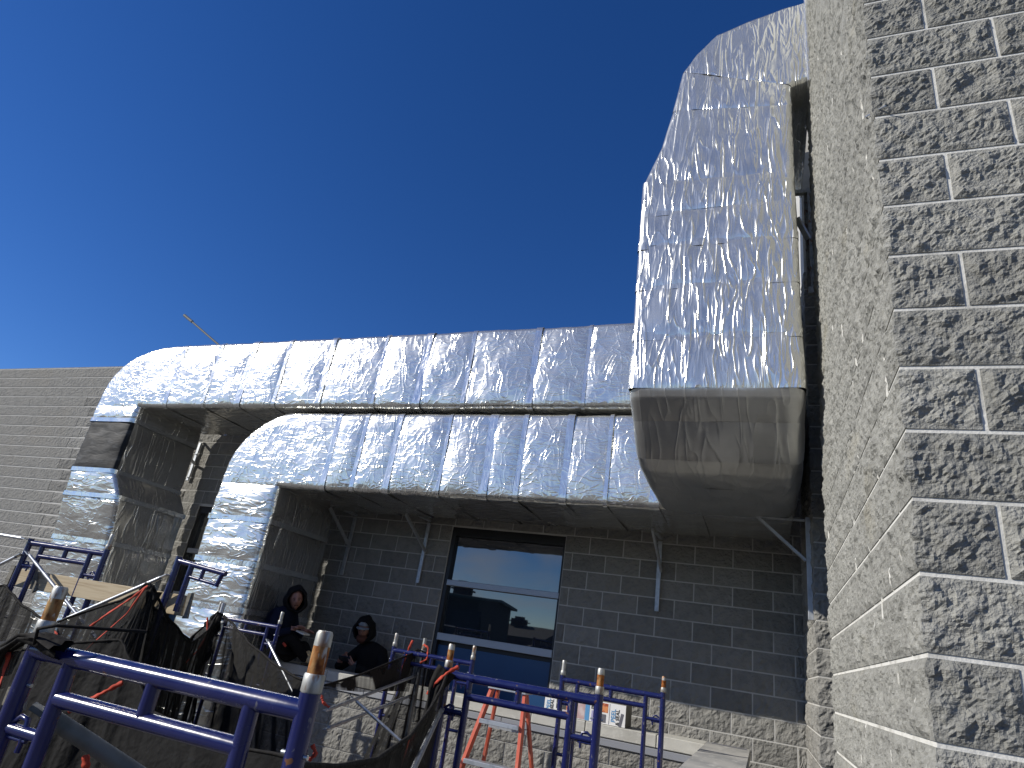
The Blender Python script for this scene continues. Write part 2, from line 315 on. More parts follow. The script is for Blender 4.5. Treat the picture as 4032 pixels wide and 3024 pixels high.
# ------------------------------------------------------------------ NEAR WALL (corner arris at X=.39, Y=2.012)
AX, AY = .39, 2.012
FAR_Y = 4.60
near = thing('block_wall', 'tall near wall of rough grey split-face blocks with pale mortar, filling the right edge', 'wall', (AX, AY, GZ))
SETB = .002
MB().box((AX + SETB, AY + SETB, GZ), (4.2, FAR_Y - SETB, 7.4)).build('mortar', M['mortar'], near)
step = .0085
full_b = stretcher(9, 2 * H - JT, step, 24, .0165, M['block'], 'block', 10)
half_b = stretcher(4, H - JT, step, 24, .014, M['block_side'], 'block', 40)
side_b = stretcher(9, 2 * H - JT, step, 24, .014, M['block_side'], 'block', 200)
lo_full = stretcher(3, 2 * H - JT, .05, 4, .012, M['block'], 'block', 60)
# corner blocks: A = short on front (.19) long on side; B = long on front, short on side
def corner(fl, sl_, seed):
    me = block_mesh('block', [((0, sl_), (-1, 0)), ((0, 0), (-1, 0)), ((fl, 0), (0, -1))], BH, 24, step, .016, seed, M['block']); me.materials.append(M['block_side'])
    for p in me.polygons:
        if abs(p.center.x) < .03 and p.center.y > 0: p.material_index = 1
    return me
cornA = [corner(H - JT, 2 * H - JT, 80 + i) for i in range(4)]; cornB = [corner(2 * H - JT, H - JT, 90 + i) for i in range(4)]
# grout lines measured on the dark face: course tops at .143 + k*H
row0 = .143 - 9 * H
jx, jy = .5835 - AX, 0
stuffN = MB()
def join(mb, me, loc, rotz=0):
    c, s_ = math.cos(rotz), math.sin(rotz); vs = [(loc[0] + v.co.x * c - v.co.y * s_, loc[1] + v.co.x * s_ + v.co.y * c, loc[2] + v.co.z) for v in me.vertices]
    mb.add(vs, [tuple(p.vertices) for p in me.polygons])
for k in range(0, 36):
    z = row0 + k * H + JT / 2; zc = z + BH / 2
    if zc > 7.3: break
    typeA = (k % 2 == 0)
    def top_at(y): return 2.70 + (y - 2.0) * 1.46
    vis = zc < top_at(2.2) and zc > -.35
    cm = (cornA if typeA else cornB)[k // 2 % 4]
    if vis: obj('block', cm, near, loc=(AX, AY, z))
    else: join(stuffN, lo_full[0], (AX, AY, z)); join(stuffN, lo_full[1], (AX, AY + 2 * H - JT, z), -math.pi / 2)
    # front face further blocks
    x = AX + (H if typeA else 2 * H); i = 0
    while x < 4.1:
        if x < 1.42 and -.25 < zc < 2.75: obj('block', full_b[(k * 3 + i * 5) % 9], near, loc=(x, AY, z))
        else: join(stuffN, lo_full[(k + i) % 3], (x, AY, z))
        x += 2 * H; i += 1
    # side face (faces -X); mesh runs +x -> rotate -90deg so it runs towards -Y: start at far end
    y = AY + (2 * H if typeA else H); i = 0
    while y < FAR_Y - .05:
        ln = 2 * H if y + 2 * H < FAR_Y + .06 else H
        ye = y + ln - JT
        if zc < top_at(y) and zc > -.70:
            obj('block', (side_b if ln > H * 1.5 else half_b)[(k * 5 + i * 3) % (9 if ln > H * 1.5 else 4)], near, loc=(AX, ye, z), rot=(0, 0, -math.pi / 2))
        else: join(stuffN, lo_full[(k + i) % 3], (AX, y + 2 * H - JT, z), -math.pi / 2)
        y += ln; i += 1
stuffN.build('outlying_blocks', M['block'], near, kind='stuff')
sm = MB()
for i in range(80):
    y = AY + .10 + (FAR_Y - AY - .2) * rnd.random() ** 1.1; z = -.3 + rnd.random() * (2.6 + (y - 2) * 1.35)
    if rnd.random() < .7: y = AY + H * round((y - AY) / H) + rnd.uniform(-.005, .005)
    ln = rnd.uniform(.03, .11); p_ = rnd.uniform(.0045, .0075); q_ = .0015
    sm.add([(AX, y - q_, z), (AX, y + q_, z), (AX - p_, y, z + ln * .25), (AX - p_ * rnd.uniform(.7, 1.1), y + rnd.uniform(-.002, .002), z + ln * .8), (AX, y - q_, z + ln), (AX, y + q_, z + ln)], [(0, 2, 3, 4), (1, 5, 3, 2), (0, 1, 2), (4, 3, 5)])
sm.build('mortar_smears', M['mortar'], near, kind='stuff')
# a few cut-in nails / wire sticking out of the wall
wr = thing('wire_stub', 'thin dark wire stub poking out of the light face of the near wall', 'wire', (AX, 2.2, 2.1))
MB().tube([(AX + .01, 2.19, 2.14), (AX - .02, 2.06, 2.03), (AX + .03, 1.975, 1.985)], .003, 6).build('wire', M['galv'], wr)

# ------------------------------------------------------------------ SIDE WALL behind (pilaster arris X=.39, Y=5.79) and BACK WALL (Y=7.56)
BY = 7.56
side = thing('side_wall', 'shorter grey block wall between the near wall and the window wall, its foot in sunlight', 'wall', (.39, 5.79, GZ))
MB().box((.39 + .002, 5.79 + .002, GZ), (4.2, BY + .3, 7.2)).build('mortar', M['mortar_far'], side)
pf = stretcher(5, 2 * H - JT, .02, 10, .018, M['block_far'], 'block', 120)
ph = stretcher(3, H - JT, .02, 10, .018, M['block_far'], 'block', 130)
def pcorner(fl, sl_, seed): return block_mesh('block', [((0, sl_), (-1, 0)), ((0, 0), (-1, 0)), ((fl, 0), (0, -1))], BH, 10, .02, .018, seed, M['block_far'])
pA = [pcorner(H - JT, 2 * H - JT, 140 + i) for i in range(3)]; pB = [pcorner(2 * H - JT, H - JT, 150 + i) for i in range(3)]
brow = .154 - 9 * H
for k in range(0, 27):
    z = brow + k * H + JT / 2; tA = k % 2 == 0
    obj('block', (pA if tA else pB)[k % 3], side, loc=(.39, 5.79, z))
    obj('block', ph[k % 3] if tA else pf[k % 5], side, loc=(.39 + (H if tA else 2 * H), 5.79, z))
    y = 5.79 + (2 * H if tA else H)
    while y < BY - .02:
        ln = min(2 * H, BY - y)
        me = pf[(k + int(y * 7)) % 5]
        o = obj('block', me, side, loc=(.39, y + ln - JT, z), rot=(0, 0, -math.pi / 2)); o.scale = ((ln - JT) / (2 * H - JT), 1, 1)
        y += ln
# dark strip added for the shaded gap between near wall and side wall
dj = thing('shaded_gap_strip', 'dark strip added for the shaded gap beside the near wall', 'dark strip', (.47, 5.4, GZ))
MB().box((.468, 5.30, GZ), (.60, 5.42, 3.4), .006).build('dark_strip', M['black'], dj)
MB().tube([(.462, 5.30, GZ + .02), (.462, 5.30, 3.3)], .008, 8).build('drain_tube', M['strut'], dj)

back = thing('building_wall', 'long grey split-face block wall of the building behind the silver ducts', 'wall', (-7, BY, GZ))
W1 = (-3.79, -2.24, -.97, 1.36); W2 = (-8.25, -6.70, -.97, 1.34)
TOPZ = brow + 27 * H
bf = stretcher(10, 2 * H - JT, .024, 8, .011, M['block_far'], 'block', 160, freq=11); bh = stretcher(5, H - JT, .024, 8, .016, M['block_far'], 'block', 180, freq=11)
lowf = stretcher(3, 2 * H - JT, .1, 2, .010, M['block_far'], 'block', 190)
def back_core():
    mb = MB(); xs = [-17.5, W2[0], W2[1], W1[0], W1[1], .39]
    y0, y1 = BY + .0015, BY + .30
    mb.box((xs[0], y0, GZ), (xs[1], y1, TOPZ)); mb.box((xs[2], y0, GZ), (xs[3], y1, TOPZ)); mb.box((xs[4], y0, GZ), (xs[5] - .001, y1, TOPZ))
    for w_ in (W2, W1): mb.box((w_[0], y0, w_[3]), (w_[1], y1, TOPZ)); mb.box((w_[0], y0, GZ), (w_[1], y1, w_[2]))
    return mb
back_core().build('mortar', M['mortar_far'], back)
stuffB = MB(); nb = 0
def clash(xa, xb, za, zb):
    """pieces of [xa,xb] left outside the windows"""
    seg = [(xa, xb)]
    for w_ in (W1, W2):
        if zb > w_[2] + .02 and za < w_[3] - .02:
            new = []
            for a, b in seg:
                if b <= w_[0] or a >= w_[1]: new.append((a, b)); continue
                if a < w_[0] - .04: new.append((a, w_[0]))
                if b > w_[1] + .04: new.append((w_[1], b))
            seg = new
    return seg
for k in range(0, 27):
    z = brow + k * H + JT / 2; zc = z + BH / 2
    off = -.104 if (k % 2 == (9 + 4) % 2) else -.104 + H
    x = off - 43 * 2 * H
    while x < .39:
        for a, b in clash(max(x, -17.5), min(x + 2 * H, .39), z, z + BH):
            if b - a < .05: continue
            vis = (-5.4 < (a + b) / 2 < .39 and -.95 < zc < 1.55) or (-11.9 < a < -9.0 and .35 < zc) or (-8.6 < a < -6.2 and .5 < zc < 2.6)
            if a < -9: vis = vis and zc > .3
            if vis and nb < 298:
                far_ = a < -9
                if far_: a, b = a - JT / 2 + .001, b + JT / 2 - .001
                o = obj('block', bf[(nb * 7 + k) % 10] if b - a > .25 else bh[(nb + k) % 5], back, loc=(a + JT / 2, BY, z)); o.scale = ((b - a - JT) / ((2 * H - JT) if b - a > .25 else (H - JT)), 1, (BH - .013) / BH if far_ else 1); nb += 1
            elif b < -9: stuffB.box((a + .001, BY - .006, z), (b - .001, BY + .02, z + BH - .010))
            elif b - a > .3: join(stuffB, lowf[(k + int(x * 5)) % 3], (a + JT / 2, BY, z))
            else: stuffB.box((a + JT / 2, BY - .004, z), (b - JT / 2, BY + .02, z + BH))
        x += 2 * H
stuffB.build('outlying_blocks', M['block_far'], back, kind='stuff')
MB().box((-17.5, BY + .004, TOPZ), (.37, BY + .34, TOPZ + .02), .004).build('coping', M['block_far'], back)

# windows -----------------------------------------------------------
def window(w_, label, lower=True):
    x0, x1, z0, z1 = w_; t = thing('window', label, 'window', ((x0 + x1) / 2, BY, z0))
    y = BY + .075; fw = .055
    f = MB()
    f.box((x0, BY + .02, z0), (x0 + fw, BY + .14, z1)); f.box((x1 - fw * .5, BY + .02, z0), (x1, BY + .14, z1)); f.box((x0 + fw, BY + .02, z1 - .11), (x1 - fw * .5, BY + .14, z1)); f.box((x0 + fw, BY + .02, z0), (x1 - fw * .5, BY + .14, z0 + .05))
    f.build('frame', M['black'], t)
    a, b = x0 + fw, x1 - fw * .5
    MB().box((a - .01, BY + .015, .625), (b + .012, BY + .11, .695), .004).build('rail', M['rail'], t)
    MB().box((a - .01, BY + .012, -.025), (b + .012, BY + .11, .060), .004).build('rail', M['rail'], t)
    MB().box((a, BY + .08, .70), (b, BY + .088, z1 - .112)).build('pane', M['glass'], t)
    MB().box((a, BY + .08, .062), (b, BY + .088, .623)).build('pane', M['glass'], t)
    MB().box((a, BY + .09, -.075), (b, BY + .10, -.027)).build('gasket', M['black'], t)
    MB().box((a, BY + .08, z0 + .05), (b, BY + .088, -.077)).build('panel', M['panel'], t)
    MB().box((x0 - .005, BY + .142, z0), (x1 + .005, BY + .16, z1)).build('backing', M['dark'], t)
    return t
window(W1, 'black framed window with two mirrored panes above a blue panel, under the lower duct')
window(W2, 'black framed window seen as a dark strip between the two descending ducts')

# ------------------------------------------------------------------ PARAPET
PZ = -.515
par = thing('parapet_wall', 'low block parapet with pale cast-stone cap running under the window', 'parapet', (-2.9, 6.78, GZ))
MB().box((-5.30, 6.608, GZ), (-.48, 6.94, PZ - .175)).build('mortar', M['mortar_far'], par)
xs = [-5.31, -4.52, -3.30, -2.10, -1.56, -.90, -.482]
for a, b in zip(xs[:-1], xs[1:]):
    MB().box((a + .003, 6.585, PZ - .105), (b - .003, 6.96, PZ), .006).build('cap_stone', M['cap'], par)
for a, b in ((-5.31, -4.0), (-3.995, -2.4), (-2.395, -.482)):
    MB().box((a, 6.578, PZ - .172), (b, 6.95, PZ - .112), .003).build('flashing', M['rail'], par)
pz0 = -.83 - 5 * H; n = 0
for k in range(5, -1, -1):
    z = pz0 + k * H + JT / 2 - 0.0; x = -5.30 - (H if k % 2 else 0); x += .12
    hh = min(BH, PZ - .175 - z)
    if z < GZ - BH: continue
    while x < -.49:
        a, b = max(x, -5.30), min(x + 2 * H, -.485)
        if b - a > .05 and hh > .02:
            o = obj('block', bf[(n * 3 + k) % 10], par, loc=(a + JT / 2, 6.60, z)); o.scale = ((b - a - JT) / (2 * H - JT), 1, hh / BH); n += 1
        x += 2 * H
ret = thing('parapet_return', 'short parapet with a wide weathered slab, turning towards the viewer at the lower right', 'parapet', (-.3, 5, GZ))
MB().box((-.47, 3.3, GZ), (-.13, 6.86, PZ - .07)).build('mortar', M['mortar_far'], ret)
MB().box((-.49, 4.75, PZ - .065), (-.11, 6.90, PZ + .004), .006).build('slab', M['slab'], ret)
MB().box((-.49, 3.25, PZ - .065), (-.11, 4.742, PZ + .004), .006).build('slab', M['slab'], ret)
MB().box((-.44, 6.775, PZ + .004), (-.14, 6.80, PZ + .010), .002).build('drip_strip', M['ink_stroke'], ret)
i = 0
for k in range(5):
    z = pz0 + k * H + JT / 2 + .1; y = 3.3 + (H if k % 2 else 0)
    while y < 6.4:
        if z > GZ and z + BH < PZ - .05: obj('block', bf[i % 10], ret, loc=(-.478, y + 2 * H - JT, z), rot=(0, 0, -math.pi / 2)); i += 1
        y += 2 * H

# ------------------------------------------------------------------ DUCTS
def rr(lu, lv, r, n_u, n_v, nc=4):
    """rounded rectangle boundary points (p,q) + normals, closed"""
    P = []; Nn = []
    r = min(r, lu / 2.2, lv / 2.2)
    def seg(a, b, nrm, k):
        for i in range(k): t = i / k; P.append((a[0] + (b[0] - a[0]) * t, a[1] + (b[1] - a[1]) * t)); Nn.append(nrm)
    def arc(c, a0):
        for i in range(nc): a = a0 + math.pi / 2 * i / nc; P.append((c[0] + r * math.cos(a), c[1] + r * math.sin(a))); Nn.append((math.cos(a), math.sin(a)))
    seg((r, 0), (lu - r, 0), (0, -1), n_u); arc((lu - r, r), -math.pi / 2)
    seg((lu, r), (lu, lv - r), (1, 0), n_v); arc((lu - r, lv - r), 0)
    seg((lu - r, lv), (r, lv), (0, 1), n_u); arc((r, lv - r), math.pi / 2)
    seg((0, lv - r), (0, r), (-1, 0), n_v); arc((r, r), math.pi)
    return P, Nn
def loft(name, stations, m, parent, r=.045, n_u=24, n_v=24, puff=.012, nz=.010, sub=.04, grow=0.0, seed=0, mats=None, cap=False, pf=(1.3, 1.3, 1.3)):
    """stations: list of (a,b,c,d) corner points, front a-b, back d-c. Subdivided between stations at spacing sub"""
    st = []
    for s0, s1 in zip(stations[:-1], stations[1:]):
        L_ = max((Vector(s0[i]) - Vector(s1[i])).length for i in range(4)); k = max(1, int(math.ceil(L_ / sub)))
        for i in range(k): t = i / k; st.append([Vector(s0[j]).lerp(Vector(s1[j]), t) for j in range(4)])
    st.append([Vector(p) for p in stations[-1]])
    rows = []; T = len(st)
    for ti, (a, b, c, d) in enumerate(st):
        lu = (b - a).length; lv = (d - a).length; P, Nn = rr(lu, lv, r, n_u, n_v)
        eu = (b - a).normalized(); ev = (d - a).normalized(); row = []
        bulge = math.sin(math.pi * min(max(ti / max(T - 1, 1), 0), 1)) ** .5
        for (p, q), nn in zip(P, Nn):
            u, v = p / lu, q / lv
            pos = a * (1 - u) * (1 - v) + b * u * (1 - v) + c * u * v + d * (1 - u) * v
            nv = eu * nn[0] + ev * nn[1]
            sidew = 1 - (2 * u - 1) ** 4 if abs(nn[1]) > .9 else (1 - (2 * v - 1) ** 4 if abs(nn[0]) > .9 else 0)
            row.append((*pos, *nv, puff * bulge * sidew + grow))
        row.append(row[0]); rows.append(row)
    A = np.array(rows); pos = A[..., :3]; nv = A[..., 3:6]; d = A[..., 6]
    q = pos * np.array(pf) + seed * 3.7
    d = d + nz * (fbm(q * 1.6, 3) + .5 * np.abs(pn(q * 5)))
    me = grid_mesh(name, pos + nv * d[..., None], m, True)
    o = obj(name, me, parent)
    if mats:
        for mm_ in mats[2:]: me.materials.append(mm_)
        npz = len(rows[0]) - 1; mi = []
        cols = []
        a = 0
        for sidx, cnt in enumerate((n_u, 4, n_v, 4, n_u, 4, n_v, 4)): cols += [sidx // 2] * cnt
        matmap = mats[0]
        for _ in range(len(rows) - 1): mi += [matmap[cc] for cc in cols]
        me.polygons.foreach_set('material_index', mi)
    return o
DF, DB = 5.96, 7.14     # front and back planes of the horizontal ducts
def duct_run(tag, label, xr, ztop, zbot, seams, elbow, legst, rad_pts):
    """horizontal run from xr to the elbow, square inner corner, rounded heel, vertical leg"""
    t = thing('air_duct', label, 'duct', (xr, DF, zbot(xr)), 'foil wrapped air ducts along the wall')
    S_ = lambda o, i, f=DF, b_=DB: ((o[0], f, o[1]), (i[0], f, i[1]), (i[0], b_, i[1]), (o[0], b_, o[1]))
    xs = [xr] + seams
    for i, (a, b) in enumerate(zip(xs[:-1], xs[1:])):
        za, zb = ztop(a), ztop(b)
        loft('foil_wrap', [S_((a, za), (a, zbot(a))), S_((b, zb), (b, zbot(b)))], M['foil_run'], t, seed=i + len(tag), n_u=22, n_v=14, sub=.05, puff=.022, nz=.016, mats=([0, 1, 1, 0], M['foil_run'], M['foil_shade_side']))
    # elbow
    ci = elbow
    loft('elbow_wrap', [S_((seams[-1], ztop(seams[-1])), (seams[-1], zbot(seams[-1])))] + [S_(p, ci) for p in rad_pts], M['foil_run'], t, seed=77, sub=.05, n_u=22, n_v=14, puff=.012, nz=.012, mats=([0, 1, 1, 0], M['foil_run'], M['foil_shade_side']))
    for i, s_ in enumerate(seams):
        if i == len(seams) - 1: wd = .07
        else: wd = (.055, .10, .04, .075)[i % 4]
        a, b = s_ + wd / 2, s_ - wd / 2
        loft('foil_tape', [S_((a, ztop(a)), (a, zbot(a))), S_((b, ztop(b)), (b, zbot(b)))], M['tape'], t, seed=i * 5, sub=.02, n_u=22, n_v=8, puff=.0, nz=.008, grow=.014, r=.05, mats=([0, 1, 1, 0], M['tape'], M['foil_shade_side']))
    for i, (st0, st1, mname) in enumerate(legst):
        loft('membrane_wrap' if mname == 'membrane' else 'foil_wrap', [st0, st1], M[mname], t, seed=i + 30, sub=.05, n_u=18, n_v=16, puff=.025, nz=.022, pf=(1, 1, 2.2), mats=([0, 1, 1, 0], M[mname], M['foil_shade_side']))
        if i: 
            s0 = [Vector(p) for p in st0]; up = [p + V(0, 0, .03) for p in s0]; dn = [p - V(0, 0, .03) for p in s0]
            loft('foil_tape', [up, dn], M['tape'], t, seed=i * 3 + 9, sub=.02, n_u=18, n_v=10, puff=0, nz=.012, grow=.02, r=.05)
    return t
def QD(xl, xr_, z, f=DF, b=DB): return ((xl, f, z), (xr_, f, z), (xr_, b, z), (xl, b, z))
# lower duct
lt = lambda x: 2.345 + .010 * (x + 1.3); lb = lambda x: 1.385 + .012 * (x + 3)
arcp = lambda cx_, cz_, rx, rz, n_: [(cx_ - rx * math.sin(math.pi / 2 * i / n_), cz_ + rz * math.cos(math.pi / 2 * i / n_)) for i in range(n_ + 1)]
duct_run('lower', 'lower silver foil duct with square-heeled elbow turning down, above the window', .25, lt, lb,
         [-.55, -.95, -1.42, -1.85, -2.35, -2.72, -3.25, -3.9, -4.35, -4.75], (-5.38, 1.37),
         [(QD(-6.30, -5.38, 1.37), QD(-6.31, -5.37, .95), 'foil_leg'), (QD(-6.31, -5.37, .95), QD(-6.31, -5.36, .45), 'foil_leg'), (QD(-6.31, -5.36, .45), QD(-6.30, -5.36, -.05), 'foil_leg'), (QD(-6.30, -5.36, -.05), QD(-6.30, -5.36, -.70), 'foil_leg'), (QD(-6.30, -5.36, -.70), QD(-6.30, -5.36, GZ), 'foil_leg')],
         arcp(-5.40, 1.45, .90, .87, 8) + [(-6.30, 1.37)])
# upper duct
ut = lambda x: 3.415 + .012 * (x + 1.3); ub = lambda x: 2.425 + .008 * (x + 1.3)
duct_run('upper', 'upper silver foil duct with black-wrapped section on its descending leg, far left', .25, ut, ub,
         [-.62, -1.15, -1.75, -2.35, -3.15, -3.75, -4.35, -5.15, -5.85, -6.45, -7.05, -7.75], (-8.24, 2.375),
         [(QD(-9.12, -8.24, 2.375), QD(-9.12, -8.24, 2.16), 'foil_leg'), (QD(-9.11, -8.24, 2.16), QD(-9.08, -8.22, 1.42), 'membrane'), (QD(-9.08, -8.22, 1.42), QD(-9.06, -7.98, 1.08, 5.98), 'foil_leg'), (QD(-9.06, -7.98, 1.08, 5.98), QD(-9.10, -8.00, .50, 6.10), 'foil_leg'), (QD(-9.10, -8.00, .50, 6.10), QD(-9.12, -7.98, -.10, 6.2), 'foil_leg'), (QD(-9.12, -7.98, -.10, 6.2), QD(-9.12, -7.98, GZ, 6.2), 'foil_leg')],
         arcp(-8.0, 2.60, 1.12, .74, 8) + [(-9.12, 2.375)])
# big riser
RX0, RX1, RF, RB = -.905, .272, 4.20, 5.60  # unseen back set deep so the riser shades the side wall
ris = thing('riser_duct', 'big vertical silver foil duct with rounded bottom elbow beside the near block wall', 'duct', ((RX0 + RX1) / 2, RF, 1.4))
XY = lambda xl, xr_, z, f=RF, b=RB: ((xl, f, z), (xr_, f, z), (xr_, b, z), (xl, b, z))
zs = [1.86, 2.28, 2.72, 3.10, 3.42, 3.72]
def rx(z): return RX0 - .02 * min(max((z - 2.0) / 1.5, 0), 1)
def rxr(z): return RX1 - .035 * min(max((z - 1.9) / 2.0, 0), 1)
for i, (a, b) in enumerate(zip(zs[:-1], zs[1:])):
    loft('foil_wrap', [XY(rx(a), rxr(a), a), XY(rx(b), rxr(b), b)], M['foil_up'], ris, seed=i + 50, n_u=60, n_v=14, sub=.025, r=.035, puff=.012, nz=.010, pf=(3.0, 1, .8))
# upper part leaning and turning right: left edge points (X,Z) against the right edge
left = [(-.925, 3.72), (-.80, 4.12), (-.72, 4.52), (-.655, 4.98), (-.54, 5.17), (-.37, 5.38), (-.10, 5.475), (.20, 5.56)]
rgt = [(.24, 3.70), (.24, 4.02), (.24, 4.38), (.24, 4.60), (.275, 4.62), (.31, 4.63), (.345, 4.64), (.372, 4.65)]
lf = [((l_[0], RF, l_[1]), (r_[0], RF, r_[1]), (r_[0], RB, r_[1]), (l_[0], RB, l_[1])) for l_, r_ in zip(left, rgt)]
lf.append(((.372, RF, 5.58), (.379, RF, 4.66), (.379, RB, 4.66), (.372, RB, 5.58)))
for i, (a, b) in enumerate(((0, 2), (2, 3), (3, 8))):
    loft('foil_wrap', lf[a:b + 1], M['foil_up'], ris, seed=60 + i, n_u=60, n_v=14, sub=.03, r=.035, puff=.012, nz=.010, pf=(3.0, 1, .8))
for z in (2.28, 2.72, 3.10, 3.42, 3.72):
    loft('foil_tape', [XY(rx(z), rxr(z), z - .035), XY(rx(z), rxr(z), z + .035)], M['foil_up'], ris, seed=int(z * 10), n_u=60, n_v=10, sub=.02, r=.035, puff=0, nz=.010, grow=.0025, pf=(3, 1, .8))
# flange at wall
MB().box((.36, 4.16, 4.58), (.384, 5.62, 5.62), .004).build('flange', M['tape'], ris)
# bottom elbow: outer profile in Y-Z
prof = [(4.20, 1.86), (4.235, 1.80), (4.39, 1.68), (4.52, 1.565), (4.64, 1.465), (4.82, 1.430), (5.17, 1.405), (5.50, 1.400), (5.95, 1.405), (7.10, 1.50)]
ins = [(5.60, 1.86), (5.60, 2.0), (5.62, 2.15), (5.65, 2.25), (5.68, 2.32), (5.70, 2.38), (5.75, 2.42), (5.85, 2.42), (5.98, 2.43), (7.10, 2.43)]
est = [((RX0, o[0], o[1]), (RX1, o[0], o[1]), (RX1, i_[0], i_[1]), (RX0, i_[0], i_[1])) for o, i_ in zip(prof, ins)]
M['foil_shade_under'] = foil('foil_shade_underside', [('ridge', 3.0, (3.0, .6, .5), .0022, 1, .7), ('n', 2.2, (1, 1, 1), .010, 2, .4), ('n', 8, (.6, 3, 3), .0016, 2, 0), ('n', 40, one, .0004, 2, 0)], base=(.44, .44, .43), rn=(3, .28, .42))  # same foil again, base darkened for the shade under the elbow
for i, (a, b) in enumerate(((0, 2), (2, 4), (4, 6), (6, 9))):
    loft('elbow_wrap', est[a:b + 1], M['foil_shade_under'], ris, seed=90 + i, n_u=44, n_v=12, sub=.03, r=.09, puff=.010, nz=.007, pf=(1, 1.6, 1.6))

# ------------------------------------------------------------------ BRACKETS
def channel(mb, a, b, wd=.041, up=(0, -1, 0)):
    """slotted U channel a->b"""
    a, b = Vector(a), Vector(b); d = (b - a).normalized(); sd = d.cross(Vector(up)).normalized(); u = sd.cross(d)
    mb.beam(a - u * wd * .4, b - u * wd * .4, wd, .004, up=u); mb.beam(a + sd * wd / 2, b + sd * wd / 2, .004, wd * .9, up=u); mb.beam(a - sd * wd / 2, b - sd * wd / 2, .004, wd * .9, up=u)
def bracket(x, z0, z1, zj, reach, label, diag_top_z):
    t = thing('duct_bracket', label, 'bracket', (x, BY, z0), 'strut brackets under the duct')
    y = BY - .045
    mb = MB(); mb.box((x - .024, y, z0), (x + .024, BY - .022, z1), .002); mb.build('upright', M['strut'], t)
    MB().box((x - .021, BY - reach, z1 + .022), (x + .021, BY - .025, z1 + .05), .002).build('arm', M['strut'], t)
    MB().beam((x + .028, y + .01, zj), (x + .028, BY - reach + .03, diag_top_z), .038, .024, up=(1, 0, 0)).build('brace', M['strut'], t)
    b = MB()
    for z in (z0 + .05, z1 - .2): b.tube([(x, y - .002, z), (x, y - .016, z)], .010, 6)
    b.build('bolt', M['galv'], t)
bracket(-5.30, .58, 1.36, .95, .70, 'strut bracket leaning against the wall by the lower duct leg, left of the seated men', 1.34)
bracket(-4.13, .60, 1.37, 1.00, .74, 'Y-shaped strut bracket on the wall just left of the window', 1.33)
bracket(-1.10, .62, 1.39, 1.06, .86, 'strut bracket on the wall right of the window', 1.36)
bracket(-8.64, 1.72, 2.36, 2.0, .7, 'strut bracket on the wall between the two descending ducts', 2.33)
t = thing('side_bracket', 'strut bracket under the riser, braced from the side wall', 'bracket', (.36, 6.0, .58))
MB().box((.345, 5.98, .575), (.385, 6.03, 1.42), .002).build('upright', M['strut'], t)
MB().beam((.34, 6.0, 1.05), (-.03, 6.0, 1.385), .022, .045, up=(0, 1, 0)).build('brace', M['strut'], t)
MB().box((-.05, 5.98, 1.385), (.34, 6.02, 1.400), .002).build('arm', M['strut'], t)
t = thing('upper_bracket', 'pale strut bracket holding the riser to the near wall corner', 'bracket', (.375, 4.72, 2.93))
u = MB(); channel(u, (.372, 4.75, 2.93), (.372, 4.75, 3.95), .05, up=(-1, -.6, 0)); u.build('upright', M['pin'], t)
MB().box((.24, 4.73, 3.91), (.37, 4.77, 3.95), .002).build('arm', M['pin'], t)
MB().beam((.36, 4.72, 3.42), (.27, 4.60, 3.55), .04, .03).build('brace', M['strut'], t)
MB().box((.345, 4.71, 2.90), (.395, 4.76, 2.96), .003).build('end_cap', M['pin'], t)

# ------------------------------------------------------------------ ANTENNA pole on the roof
t = thing('antenna_pole', 'thin slanting grey pole poking up behind the upper duct against the sky', 'pole', (-9.9, 8.2, TOPZ))
MB().tube([(-9.2, 8.2, 4.2), (-10.8, 8.2, 5.14)], .020, 8).build('pole', M['antenna'], t)
MB().tube([(-10.78, 8.2, 5.13), (-11.08, 8.2, 5.30)], .030, 8).build('sleeve', M['antenna'], t)
MB().box((-9.6, 8.0, TOPZ + .0), (-8.9, 8.5, TOPZ + .45)).build('base', M['strut'], t)
roofb = MB(); roofb.box((-17.5, BY + .301, TOPZ - .25), (4.2, 16, TOPZ - .05)); roofb.build('roof_deck', M['strut'], back)

